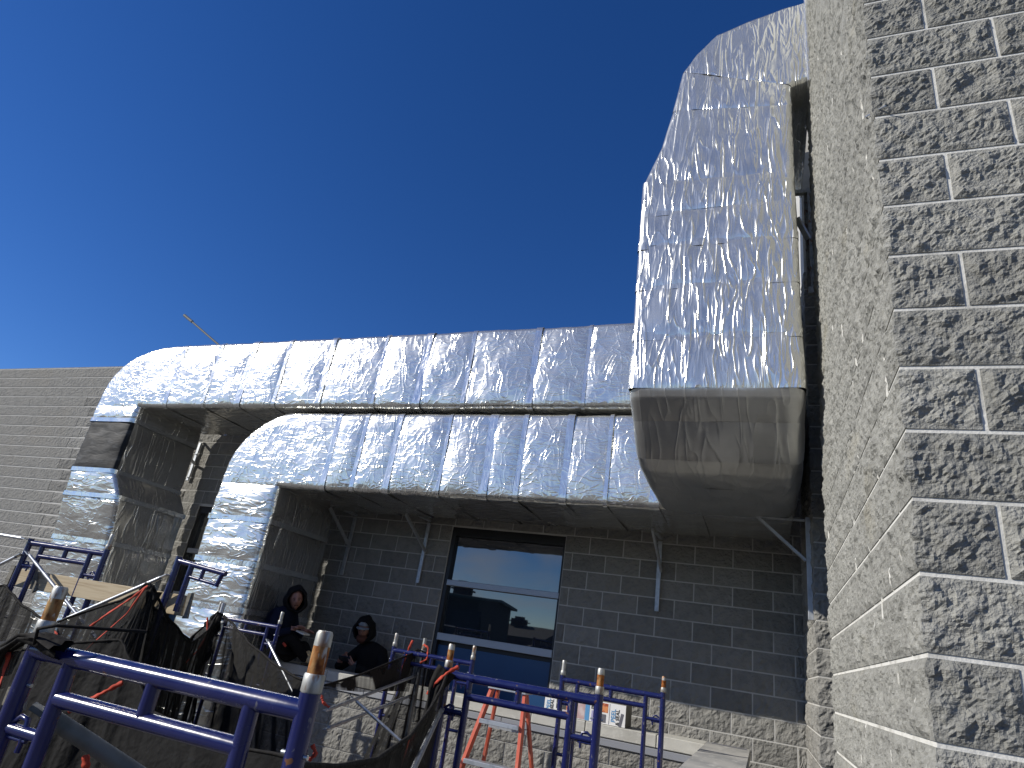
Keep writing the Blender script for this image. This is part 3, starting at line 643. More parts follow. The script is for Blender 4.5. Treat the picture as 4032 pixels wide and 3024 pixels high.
# ------------------------------------------------------------------ SCAFFOLD FRAMES
LR = .0215
def frame(x0, x1, Y0, Y1, ztop, label, pins=('rust', 'rust'), zbot=GZ + .05, inset=.135, lower=True, rungs=(-.47, -.85, -1.2), locks=True, pin_r=.0175, legs=(1, 1), zh=.020):
    """x0,x1 leg centres; ztop = top of the leg tubes (collar base)"""
    t = thing('scaffold_frame', label, 'scaffold frame', (x0, Y0, zbot), 'blue scaffold frames')
    at = lambda f, z: V(x0 + (x1 - x0) * f, Y0 + (Y1 - Y0) * f, z)
    W = math.dist((x0, Y0), (x1, Y1)); fi = inset / W
    for i, f in enumerate((0, 1)):
        if not legs[i]: continue
        lg_ = MB().tube([at(f, zbot), at(f, ztop)], LR, 16).build('leg', M['blue'], t)
        if pins[i]:
            p = pin_r
            MB().tube([at(f, ztop), at(f, ztop + .003), at(f, ztop + .033), at(f, ztop + .036)], [LR * .9, LR * 1.02, LR * 1.02, LR * .93], 16).build('collar', M['pin'], lg_)
            MB().tube([at(f, ztop + .036), at(f, ztop + .036 + .052)], p, 16).build('coupling_pin', M['rust' if pins[i] == 'rust' else 'pin'], lg_)
            MB().tube([at(f, ztop + .088), at(f, ztop + .112), at(f, ztop + .118)], [p * 1.02, p * 1.0, p * .82], 16).build('pin_tip', M['pin'], lg_)
    zt = ztop - .012 - LR
    MB().tube([at(0, zt), at(1, zt)], LR, 16).build('header', M['blue'], t)
    MB().tube([at(fi, zt), at(fi, zbot + .2)], LR * .86, 14).build('inner_leg', M['blue'], t)
    MB().tube([at(1 - fi, zt), at(1 - fi, zbot + .2)], LR * .86, 14).build('inner_leg', M['blue'], t)
    zl = zt - .088
    MB().tube([at(fi, zl), at(1 - fi, zl)], LR * .86, 14).build('rail', M['blue'], t)
    MB().tube([at(.5, zt), at(.5, zl)], LR * .8, 12).build('spacer', M['blue'], t)
    for r_ in rungs:
        for a, b in ((0, fi), (1 - fi, 1)): MB().tube([at(a, zt + r_ + .3), at(b, zt + r_ + .3)], LR * .62, 10).build('rung', M['blue'], t)
    if locks:
        for f, sg in ((0, 1), (1, -1)):
            z = ztop - .19; c = at(f, z); dirx = (at(1, 0) - at(0, 0)).normalized() * sg; yy = V(0, -1, 0)
            k = MB(); a0 = c + dirx * LR
            k.tube([a0, a0 + dirx * .022 + V(0, 0, .016), a0 + dirx * .045 + V(0, 0, .012), a0 + dirx * .052 - V(0, 0, .02), a0 + dirx * .050 - V(0, 0, .055)], .0065, 8)
            k.tube([a0 - V(0, 0, .03), a0 + dirx * .065 - V(0, 0, .03)], .005, 8)
            k.build('lock_hook', M['blue'], t)
            MB().tube([c + dirx * (LR + .012) + V(0, 0, .08), c - dirx * (LR + .008) + V(0, 0, .08)], .0045, 8).build('pin_bolt', M['galv'], t)
    return t
frame(-1.675, -.850, 1.20, 1.20, -.140, 'nearest blue scaffold frame, large in the lower left with a rust-orange pin')
frame(-1.580, -.750, 3.40, 3.40, -.139, 'blue scaffold frame in front of the orange stepladder')
frame(-1.580, -.745, 5.70, 5.70, -.137, 'blue scaffold frame just behind the ladder frame, near the printed cartons', pins=('zinc', 'rust'))
frame(-3.26, -2.44, 5.74, 5.74, -.138, 'blue scaffold frame standing before the blue window panel', pins=('zinc', 'zinc'))
frame(-5.44, -4.61, 5.70, 5.70, -.112, 'blue scaffold frame in front of the seated man in navy', pins=('zinc', 'zinc'))
frame(-5.44, -4.72, 3.50, 3.62, .245, 'tall blue scaffold frame at the far left behind a pine board', pins=(None, 'zinc'), zbot=GZ + .4)
gr = thing('guardrail_panel', 'small dark blue guardrail panel clamped to a post above the bunched netting', 'guardrail', (-3.87, 3.5, GZ + .1))
MB().tube([(-3.87, 3.52, GZ + .1), (-3.86, 3.52, .255)], .022, 14).build('post', M['blue'], gr)
MB().tube([(-3.86, 3.52, .228), (-3.40, 3.52, .183)], .018, 12).build('header', M['blue'], gr)
MB().tube([(-3.72, 3.52, .212), (-3.73, 3.52, -.10)], .020, 12).build('inner_post', M['blue'], gr)
MB().tube([(-3.74, 3.52, .135), (-3.46, 3.52, .108)], .012, 10).build('rail', M['blue'], gr)
MB().tube([(-3.60, 3.52, .20), (-3.605, 3.52, .122)], .014, 10).build('spacer', M['blue'], gr)
MB().tube([(-3.425, 3.52, .185), (-3.45, 3.52, .095)], .015, 10).build('end_tube', M['blue'], gr)

# braces
def brace(a, b, label, r=.0125, m='galv', group='galvanised scaffold cross braces'):
    t = thing('cross_brace', label, 'brace', a, group); a, b = Vector(a), Vector(b)
    d = (b - a).normalized(); e = .06
    MB().tube([a + d * e, b - d * e], r, 12).build('tube', M[m], t)
    for p, q in ((a, a + d * e), (b, b - d * e)): MB().beam(p, q, r * 2.6, r * .6, bev=.001).build('flattened_end', M[m], t)
    return t
brace((-2.80, 4.15, -.575), (-3.02, 5.85, -.350), 'upper of two thin bright braces running to the netted post')
brace((-2.76, 4.15, -.68), (-3.03, 5.85, -.520), 'lower of two thin bright braces running to the netted post')
brace((-.94, 1.70, -.62), (-1.56, 3.36, -.335), 'thick bright brace rising to the left leg of the ladder frame')
brace((-3.88, 3.49, .125), (-4.70, 3.46, -.29), 'bright brace sloping down left from the guardrail post')
brace((-5.38, 3.46, .145), (-4.36, 3.52, -.36), 'bright brace sloping down right from the tall far-left frame')
brace((-5.42, 3.46, .12), (-6.6, 3.50, -.46), 'bright brace sloping down to the left edge of the picture')
brace((-5.44, 3.46, .235), (-7.2, 3.50, .27), 'bright level brace meeting the top of the tall far-left frame')
brace((-4.68, 5.66, -.27), (-3.85, 5.3, -.72), 'grey brace dropping right from the frame by the seated man')
brace((-1.68, 1.25, -.30), (-1.05, 1.9, -.72), 'fat grey brace crossing behind the nearest frame', r=.021, m='oldsteel')
brace((-2.9, 4.6, -.50), (-1.9, 4.9, -1.05), 'shaded brace falling right across the parapet blocks')
t = thing('grey_board', 'short weathered board wedged behind the nearest frame at the left edge', 'board', (-2.1, 1.45, -.5))
MB().beam((-2.60, 1.52, -.53), (-2.065, 1.50, -.345), .03, .075, bev=.002).build('board', M['wood_old'], t)

# pine board
t = thing('pine_board', 'pale pine board lying across the far left scaffolding with dark cleats', 'board', (-4.7, 3.58, -.05))
a, b = V(-5.66, 3.60, -.055), V(-3.74, 3.60, -.058); MB().beam(a, b, .038, .135, bev=.003).build('board', M['wood'], t)
for x, dx in ((-5.62, .0), (-5.36, .10), (-3.92, -.02), (-3.70, .02)):
    MB().beam((x, 3.572, .03), (x + dx, 3.572, -.135), .014, .045, up=(1, 0, 0)).build('cleat', M['wood_old'], t)

# ------------------------------------------------------------------ NETTING
def lerp_poly(P, n):
    P = np.array(P, float); s = np.r_[0, np.cumsum(np.linalg.norm(np.diff(P, axis=0), axis=1))]; u = np.linspace(0, s[-1], n)
    return np.stack([np.interp(u, s, P[:, i]) for i in range(3)], 1), u / s[-1]
def net(name_label, top, bottom, m='net', nu=220, nv=70, fold=.06, peaks=(), seed=0, freq=26, group='black debris nets draped on the scaffolding', sag=.0):
    T, u = lerp_poly(top, nu); B, _ = lerp_poly(bottom, nu); v = np.linspace(0, 1, nv)
    G = T[:, None] * (1 - v)[None, :, None] + B[:, None] * v[None, :, None]
    # radiating folds: phase warped towards peaks
    uu = np.broadcast_to(u[:, None], G.shape[:2]); vv = np.broadcast_to(v[None], G.shape[:2])
    ph = uu * freq
    for pk in peaks: ph = ph + 2.6 * np.arctan2(uu - pk, (vv + .06) * .5)
    ph = ph * 1.7
    q = np.stack([ph * .35, vv * 1.3 + seed, np.full_like(vv, seed * 2.1)], -1)
    f = np.sin(ph + 2 * pn(q)) * .6 + 1.1 * fbm(q * 1.7, 3)
    amp = fold * .6 * (.15 + vv ** .7)
    G = G.copy(); G[..., 1] += f * amp; G[..., 2] += .4 * f * amp * (1 - vv); G[..., 0] += .5 * amp * np.roll(f, 3, 0)
    t = thing('debris_net', name_label, 'netting', top[0], group)
    me = grid_mesh('net_sheet', G, M[m], True)
    q2 = np.stack([ph * .55 + 9, vv * .8 + seed, np.full_like(vv, 4.0)], -1); fd = np.clip((pn(q2) + .35 * pn(q2 * [3.1, 1.5, 1]) - .02) * 3.2, -.12, 1) * .62
    at_ = me.attributes.new('fold', 'FLOAT', 'POINT'); at_.data.foreach_set('value', fd.reshape(-1).astype(np.float32))
    obj('net_sheet', me, t)
    # hem rope along the top
    MB().tube([tuple(p) for p in G[::2, 0]], .0085, 6).build('hem_cord', M['net_thick'], t)
    return t
net('black debris net hung from the tall far-left frame up to the guardrail post',
    [(-6.3, 3.42, -.34), (-5.72, 3.42, -.20), (-5.40, 3.42, -.12), (-5.10, 3.42, -.235), (-4.90, 3.42, -.28), (-4.72, 3.42, -.315), (-4.45, 3.42, -.20), (-4.15, 3.42, -.09), (-3.89, 3.42, .045)],
    [(-6.3, 3.3, -1.6), (-5.6, 3.3, -1.6), (-5.0, 3.2, -1.5), (-4.4, 3.2, -1.5), (-3.7, 3.2, -1.5)], peaks=(.36, 1.0), seed=1, freq=30)
net('black debris net sagging between the guardrail post and the frame near the seated man',
    [(-3.88, 3.40, .04), (-3.86, 3.45, -.10), (-3.98, 3.8, -.22), (-4.42, 4.40, -.34), (-4.55, 4.55, -.30), (-4.37, 4.60, -.085), (-4.22, 4.58, -.13), (-3.75, 4.35, -.26), (-3.25, 4.15, -.37), (-2.86, 4.05, -.425)],
    [(-3.7, 3.2, -1.5), (-3.7, 3.4, -1.5), (-3.7, 3.7, -1.5), (-3.9, 4.1, -1.5), (-4.0, 4.2, -1.5), (-3.9, 4.2, -1.5), (-3.6, 4.1, -1.5), (-3.2, 4.0, -1.5), (-2.75, 3.9, -1.5)], peaks=(0, .52), seed=2, freq=34)
net('gathered black net curtain hanging straight down from the guardrail post',
    [(-3.95, 3.37, .00), (-3.90, 3.36, .045), (-3.86, 3.36, .045), (-3.80, 3.38, -.05)],
    [(-4.25, 3.25, -1.5), (-4.0, 3.2, -1.5), (-3.7, 3.2, -1.5), (-3.35, 3.25, -1.5)], nu=90, nv=70, fold=.035, peaks=(.5,), seed=8, freq=14)
net('second layer of black net doubled up behind the nearest frame',
    [(-4.6, 3.1, -.50), (-4.0, 3.1, -.36), (-3.7, 3.15, -.30), (-3.2, 3.1, -.62), (-2.6, 3.0, -.66), (-2.1, 2.9, -.62)],
    [(-4.4, 2.9, -1.6), (-3.8, 2.9, -1.6), (-3.3, 2.9, -1.6), (-2.8, 2.8, -1.6), (-2.4, 2.8, -1.6), (-2.0, 2.7, -1.6)], m='net_dense', peaks=(.35,), seed=5, freq=20)
net('narrow strip of sheer black net stretched up to the netted post',
    [(-2.84, 4.15, -.42), (-2.9, 4.7, -.345), (-3.0, 5.3, -.25), (-3.06, 5.82, -.155)],
    [(-2.84, 4.15, -.44), (-2.88, 4.7, -.47), (-2.98, 5.3, -.48), (-3.06, 5.82, -.50)], m='net_thin', nu=50, nv=14, fold=.012, seed=3, freq=8)
net('sheer black net wrapped down the post left of the window',
    [(-3.08, 5.80, -.16), (-3.02, 5.76, -.13), (-2.94, 5.80, -.15), (-2.90, 5.9, -.17)],
    [(-3.45, 5.6, -1.65), (-3.1, 5.5, -1.65), (-2.8, 5.55, -1.65), (-2.55, 5.8, -1.65)], m='net', nu=60, nv=50, fold=.03, peaks=(.4,), seed=4, freq=12)
net('black net swooping from the nearest frame up to the ladder frame',
    [(-.90, 1.28, -.285), (-1.00, 1.60, -.335), (-1.12, 2.0, -.375), (-1.25, 2.45, -.36), (-1.38, 2.85, -.30), (-1.48, 3.15, -.23), (-1.565, 3.37, -.165)],
    [(-.95, 1.25, -1.6), (-1.1, 1.6, -1.6), (-1.2, 2.0, -1.6), (-1.35, 2.45, -1.6), (-1.45, 2.9, -1.6), (-1.55, 3.2, -1.6), (-1.62, 3.4, -1.6)], m='net', nu=100, fold=.022, peaks=(1.0,), seed=6, freq=16)
net('black net hanging over the left end of the nearest frame at the picture edge',
    [(-2.3, 1.5, -.37), (-2.0, 1.32, -.27), (-1.84, 1.24, -.20), (-1.72, 1.20, -.155)],
    [(-2.3, 1.6, -1.2), (-2.1, 1.5, -1.2), (-1.95, 1.4, -1.2), (-1.86, 1.32, -1.2)], m='net', nu=60, nv=40, fold=.03, peaks=(1.0,), seed=7, freq=14)
t = thing('net_bundle', 'thick twisted roll of black net over the left end of the nearest blue frame', 'netting', (-1.7, 1.18, -.14))
def bundle(pts, r, seed):
    P, u = lerp_poly(pts, 60); k = 18; rows = []
    for i in range(60):
        tt = Vector(P[min(i + 1, 59)] - P[max(i - 1, 0)]).normalized(); a_ = tt.cross(Vector((0, 0, 1))).normalized(); b_ = a_.cross(tt); row = []
        for j in range(k + 1):
            an = 2 * math.pi * (j % k) / k; rr_ = r * (1 + .38 * math.sin(3 * an + i * .22 + seed) + .25 * math.sin(5 * an - i * .3)) * (.75 + .4 * math.sin(i * .21 + seed))
            p = Vector(P[i]) + (a_ * math.cos(an) + b_ * math.sin(an)) * rr_; row.append(tuple(p))
        rows.append(row)
    return grid_mesh('net_roll', np.array(rows), M['net_thick'], True)
obj('net_roll', bundle([(-2.35, 1.45, -.385), (-2.0, 1.28, -.275), (-1.80, 1.20, -.19), (-1.70, 1.165, -.150), (-1.62, 1.16, -.142), (-1.55, 1.17, -.158)], .021, 1), t)
obj('net_roll', bundle([(-3.86, 3.40, .0), (-3.84, 3.42, -.25), (-3.95, 3.5, -.6), (-4.1, 3.5, -1.0)], .05, 3), t)
MB().tube([(-1.62, 1.15, -.155), (-1.60, 1.13, -.120), (-1.54, 1.13, -.105), (-1.45, 1.3, -.095)], .004, 8).build('cord_loop', M['net_thick'], t)
t2 = thing('post_net_bundle', 'bunched black net knotted round the pole before the far silver duct leg', 'netting', (-4.37, 4.6, -.1))
net('black net draped in a deep dip between the guardrail post and the knotted pole',
    [(-3.87, 3.40, .03), (-3.79, 3.50, -.13), (-3.88, 3.80, -.25), (-4.06, 4.08, -.31), (-4.20, 4.35, -.22), (-4.34, 4.54, -.09)],
    [(-3.6, 3.3, -1.5), (-3.6, 3.5, -1.5), (-3.75, 3.7, -1.5), (-3.9, 3.95, -1.5), (-4.0, 4.2, -1.5), (-4.1, 4.35, -1.5)], nu=120, nv=70, fold=.05, peaks=(0, 1.0), seed=11, freq=18)
obj('net_roll', bundle([(-4.37, 4.58, -.08), (-4.36, 4.56, -.17), (-4.33, 4.52, -.30), (-4.30, 4.5, -.5)], .045, 5), t2)
MB().tube([(-4.37, 4.62, GZ + .05), (-4.38, 4.62, .0)], .019, 12).build('pole', M['strut'], t2)
t3 = thing('netted_post', 'slim galvanised post wrapped in netting left of the window', 'post', (-3.025, 5.88, GZ))
MB().tube([(-3.03, 5.88, GZ), (-3.025, 5.88, -.13)], .021, 12).build('tube', M['strut'], t3)
MB().tube([(-3.025, 5.88, -.13), (-3.025, 5.88, -.025)], .017, 12).build('pin', M['pin'], t3)
t4 = thing('ladder_net_bundle', 'black net gathered at the left leg of the ladder frame', 'netting', (-1.58, 3.36, -.14))
obj('net_roll', bundle([(-1.565, 3.355, -.15), (-1.60, 3.33, -.25), (-1.63, 3.30, -.5), (-1.65, 3.25, -.9), (-1.66, 3.2, -1.5)], .034, 2), t4)
# orange straps
def strap(pts, wd, label, m='orange', nm='strap', cat='strap'):
    P, u = lerp_poly(pts, 40); rows = []
    for i in range(40):
        tt = Vector(P[min(i + 1, 39)] - P[max(i - 1, 0)]).normalized(); a_ = tt.cross(Vector((0, 1, 0))); a_ = a_.normalized() if a_.length > .1 else Vector((1, 0, 0))
        tw = .5 * math.sin(i * .22); a_ = (a_ * math.cos(tw) + Vector((0, 1, 0)) * math.sin(tw)); nn = tt.cross(a_).normalized()
        p = Vector(P[i]); h = wd / 2 * .68 * (.75 + .22 * math.sin(i * .35) + .15 * math.sin(i * 1.1))
        ring = [p - a_ * h - nn * .002, p + a_ * h - nn * .002, p + a_ * h + nn * .002, p - a_ * h + nn * .002]; rows.append([tuple(x) for x in ring + ring[:1]])
    o = obj(nm, grid_mesh(nm, np.array(rows), M[m], True)); o['label'] = label; o['category'] = cat; o['group'] = 'orange tie straps'; return o
strap([(-1.86, 1.235, -.195), (-1.805, 1.23, -.20), (-1.795, 1.23, -.26), (-1.82, 1.25, -.33), (-1.88, 1.28, -.38)], .030, 'bright orange strap hanging at the left edge beside the nearest frame')
strap([(-1.53, 1.32, -.385), (-1.515, 1.33, -.43), (-1.55, 1.34, -.50)], .028, 'dull orange strap end low behind the nearest frame')
strap([(-1.64, 1.45, -.24), (-1.74, 1.45, -.30), (-1.80, 1.45, -.34)], .020, 'orange strap slanting behind the left inner leg of the nearest frame')
strap([(-3.875, 3.36, .03), (-3.96, 3.34, -.06), (-4.10, 3.32, -.18), (-4.22, 3.32, -.28)], .030, 'wide orange strap fanning down left from the guardrail post')
strap([(-3.87, 3.34, .02), (-3.93, 3.32, -.16), (-4.10, 3.30, -.36), (-4.22, 3.30, -.50)], .018, 'thin red strap running down from the guardrail post')
strap([(-4.36, 4.46, -.13), (-4.30, 4.46, -.26), (-4.34, 4.44, -.40), (-4.46, 4.42, -.58)], .024, 'orange strap below the knotted net bundle')
strap([(-5.40, 3.36, -.135), (-5.47, 3.36, -.22), (-5.60, 3.36, -.36)], .026, 'orange strap left of the peak of the far-left net')
strap([(-4.78, 3.38, -.26), (-4.66, 3.37, -.32), (-4.56, 3.37, -.37)], .024, 'orange strap showing through the dip of the far-left net')
strap([(-3.08, 5.74, -.06), (-3.10, 5.73, -.14), (-3.12, 5.72, -.30), (-3.10, 5.72, -.42)], .035, 'red strap on the left of the netted post')
strap([(-2.96, 5.74, -.08), (-2.90, 5.73, -.10), (-2.89, 5.72, -.20), (-2.95, 5.72, -.24)], .030, 'red strap looped on the right of the netted post')
strap([(-1.49, 3.33, -.125), (-1.54, 3.32, -.16), (-1.60, 3.31, -.22), (-1.63, 3.31, -.28)], .032, 'bright orange strap tied to the left end of the ladder frame header')
strap([(-1.64, 3.26, -.45), (-1.68, 3.22, -.70), (-1.70, 3.2, -1.1)], .040, 'long red strap hanging down the gathered net at the ladder frame')
strap([(-2.83, 4.02, -.40), (-2.90, 4.02, -.43), (-2.88, 4.02, -.49), (-2.84, 4.02, -.54)], .022, 'small red tie where two nets meet behind the big rusty pin')
strap([(-.893, 1.30, -.152), (-.882, 1.30, -.165), (-.872, 1.31, -.172)], .009, 'tiny orange tie right of the nearest frame leg, upper')
strap([(-.838, 1.23, -.232), (-.828, 1.235, -.246), (-.840, 1.235, -.260)], .013, 'small orange loop right of the nearest frame leg, lower')
o = MB().tube([(-5.60, 3.36, -.22), (-5.70, 3.36, -.33), (-5.85, 3.36, -.5)], .006, 6).build('yellow_cord', M['yellow']); o['label'] = 'thin yellow cord on the net at the left edge'; o['category'] = 'cord'

# ------------------------------------------------------------------ LADDER
LY = 5.3
t = thing('stepladder', 'orange fibreglass stepladder with aluminium steps below the window', 'ladder', (-1.95, LY, GZ))
sc = LY / 5.5; tz = -.315 * sc
def lx(side, z):  # side 0 left, 1 right ; rails splay downwards
    return ((-2.105 - .20 * (tz - z)) if side == 0 else (-1.815 + .105 * (tz - z))) * sc
MB().box((-2.13 * sc, LY - .08, tz - .008), (-1.795 * sc, LY + .10, tz + .022), .004).build('top_cap', M['alu'], t)
for s_ in (0, 1):
    MB().beam((lx(s_, tz), LY - .03, tz), (lx(s_, GZ), LY - .36, GZ), .062, .026, up=(1, 0, 0), bev=.002).build('rail', M['ladder'], t)
    MB().beam((lx(s_, tz) + (.02 if s_ == 0 else -.02), LY + .05, tz), (lx(s_, GZ), LY + .55, GZ), .045, .022, up=(1, 0, 0), bev=.002).build('rear_rail', M['ladder'], t)
z = tz - .235
while z > GZ + .1:
    y = LY - .03 - .33 * (tz - z) / (tz - GZ)
    MB().box((lx(0, z) + .01, y - .055, z - .020), (lx(1, z) - .01, y + .03, z + .012), .003).build('step', M['alu'], t)
    z -= .28
MB().beam((lx(0, tz - .28) + .02, LY + .10, tz - .28), (lx(1, tz - .28) - .02, LY + .10, tz - .28), .02, .03).build('spreader', M['alu'], t)

# ------------------------------------------------------------------ CARTONS on the parapet
def text(s_, size, loc, m, parent, rot):
    c = bpy.data.curves.new('lettering', 'FONT'); c.body = s_; c.size = size; c.extrude = .0004; c.materials.append(m); c.align_x = 'LEFT'
    o = obj('lettering', c, parent); o.location = loc; o.rotation_euler = rot; return o
def carton(x0, x1, y0, y1, z0, z1, label, tilt=0):
    t = thing('carton', label, 'box', ((x0 + x1) / 2, y0, z0), 'printed cartons on the parapet')
    MB().box((x0, y0, z0), (x1, y1, z1), .004).build('carton_body', M['card_side'], t)
    MB().box((x0 + .003, y0 - .002, z0 + .004), (x1 - .003, y0 - .0006, z1 - .003), .0005).build('front_print', M['card_white'], t)
    return t
CY = 6.60; cz = PZ
def patch(t, x0, x1, z0, z1, m, nm='printed_patch', lift=.0035): MB().box((x0, CY - lift, z0), (x1, CY - .0022, z1)).build(nm, M[m], t)
RT = (math.radians(90), math.radians(-90), 0)
def rot_text(s_, size, x, z, m, t):   # reads bottom to top, facing -Y
    c = bpy.data.curves.new('lettering', 'FONT'); c.body = s_; c.size = size; c.extrude = .0003; c.materials.append(M[m]); c.offset = .0008
    o = bpy.data.objects.new('lettering', c); COL.objects.link(o); o.parent = t; o.matrix_parent_inverse = Matrix.Translation(-t.location)
    o.matrix_world = Matrix(((0, -1, 0, x), (0, 0, -1, CY - .004), (1, 0, 0, z), (0, 0, 0, 1)))
    o.location = (x, CY - .004, z)
    bpy.context.view_layer.update(); me = bpy.data.meshes.new_from_object(o.evaluated_get(bpy.context.evaluated_depsgraph_get())); bpy.data.objects.remove(o)
    o = bpy.data.objects.new('lettering', me); COL.objects.link(o); o.parent = t; o.matrix_parent_inverse = Matrix.Translation(-t.location); o.location = (x, CY - .004, z); o.rotation_mode = 'QUATERNION'; o.rotation_quaternion = Matrix(((0, -1, 0), (0, 0, -1), (1, 0, 0))).to_quaternion(); return o
h = .185
t = carton(-1.985, -1.725, CY, CY + .26, cz, cz + h - .01, 'white carton with blue and black lettering, leftmost of the three')
rot_text('PEEL', .052, -1.925, cz + .03, 'ink_blue', t); rot_text('& SEAL', .040, -1.893, cz + .012, 'ink_black', t)
patch(t, -1.865, -1.765, cz + .06, cz + .165, 'ink_grey'); patch(t, -1.835, -1.80, cz + .01, cz + .058, 'ink_black'); patch(t, -1.762, -1.735, cz + .06, cz + .165, 'ink_orange'); patch(t, -1.79, -1.76, cz + .02, cz + .055, 'ink_pink')
t = carton(-1.715, -1.455, CY, CY + .26, cz, cz + h, 'pinkish carton with a blue printed strip, middle of the three')
patch(t, -1.708, -1.58, cz + .01, cz + .178, 'ink_pink'); patch(t, -1.576, -1.535, cz + .008, cz + .178, 'ink_blue'); patch(t, -1.52, -1.46, cz + .11, cz + .178, 'ink_grey'); patch(t, -1.515, -1.465, cz + .01, cz + .10, 'ink_lilac')
t = carton(-1.445, -1.19, CY, CY + .30, cz, cz + h + .005, 'carton with orange picture and a grey stroke beside black lettering, rightmost of the three')
patch(t, -1.436, -1.36, cz + .10, cz + .178, 'ink_orange'); patch(t, -1.43, -1.375, cz + .015, cz + .085, 'ink_stroke'); patch(t, -1.347, -1.343, cz + .008, cz + .18, 'ink_stroke')
rot_text('PEEL', .056, -1.288, cz + .032, 'ink_blue', t); rot_text('& SEAL', .044, -1.252, cz + .012, 'ink_black', t)
MB().beam((-1.243, CY - .0030, cz + .006), (-1.222, CY - .0030, cz + .115), .0022, .026, up=(1, 0, 0)).build('printed_stroke', M['ink_stroke'], t)

# ------------------------------------------------------------------ PEOPLE
def skin_body(name, nodes, edges, radii, m, parent, root=0, sub=2):
    me = bpy.data.meshes.new(name); me.from_pydata(nodes, edges, []); me.materials.append(m); o = obj(name, me, parent)
    sk = o.modifiers.new('skin', 'SKIN'); sk.use_smooth_shade = True
    for i, r_ in enumerate(radii): me.skin_vertices[0].data[i].radius = (r_ if isinstance(r_, tuple) else (r_, r_)); me.skin_vertices[0].data[i].use_root = (i == root)
    ss = o.modifiers.new('sub', 'SUBSURF'); ss.levels = sub; ss.render_levels = sub; return o
def hand(parent, wrist, knuck, palm_n, side, curl=.9, s_=1.0):
    """wrist -> knuckles; palm_n normal out of the palm; side = direction towards the thumb"""
    w_, k_ = Vector(wrist), Vector(knuck); d = (k_ - w_).normalized(); n_ = Vector(palm_n).normalized(); sd = Vector(side).normalized()
    nodes = [w_, w_.lerp(k_, .55), k_]; edges = [(0, 1), (1, 2)]; rad = [.024 * s_, (.032 * s_, .018 * s_), (.036 * s_, .016 * s_)]
    for i, (o_, ln) in enumerate(((.028, .075), (.010, .085), (-.010, .080), (-.028, .062))):
        b = k_ + sd * o_ * s_ - d * .01; p = [b]; dirn = d.copy()
        for j, f in enumerate((.42, .32, .26)):
            a = curl * (.35 + .5 * j); dd = (d * math.cos(a) + n_ * math.sin(a)); p.append(p[-1] + dd * ln * f * s_)
        st = len(nodes); nodes += p; edges += [(2, st)] + [(st + q, st + q + 1) for q in range(3)]; rad += [.0095 * s_, .009 * s_, .0085 * s_, .007 * s_]
    b = w_.lerp(k_, .35) + sd * .025 * s_; st = len(nodes); nodes += [b, b + (sd * .6 + d * .6 + n_ * .3).normalized() * .035 * s_, b + (sd * .45 + d * .9 + n_ * .6).normalized() * .068 * s_]
    edges += [(0, st), (st, st + 1), (st + 1, st + 2)]; rad += [.013 * s_, .0105 * s_, .008 * s_]
    return skin_body('hand', [tuple(x) for x in nodes], edges, rad, M['skin'], parent, sub=1)
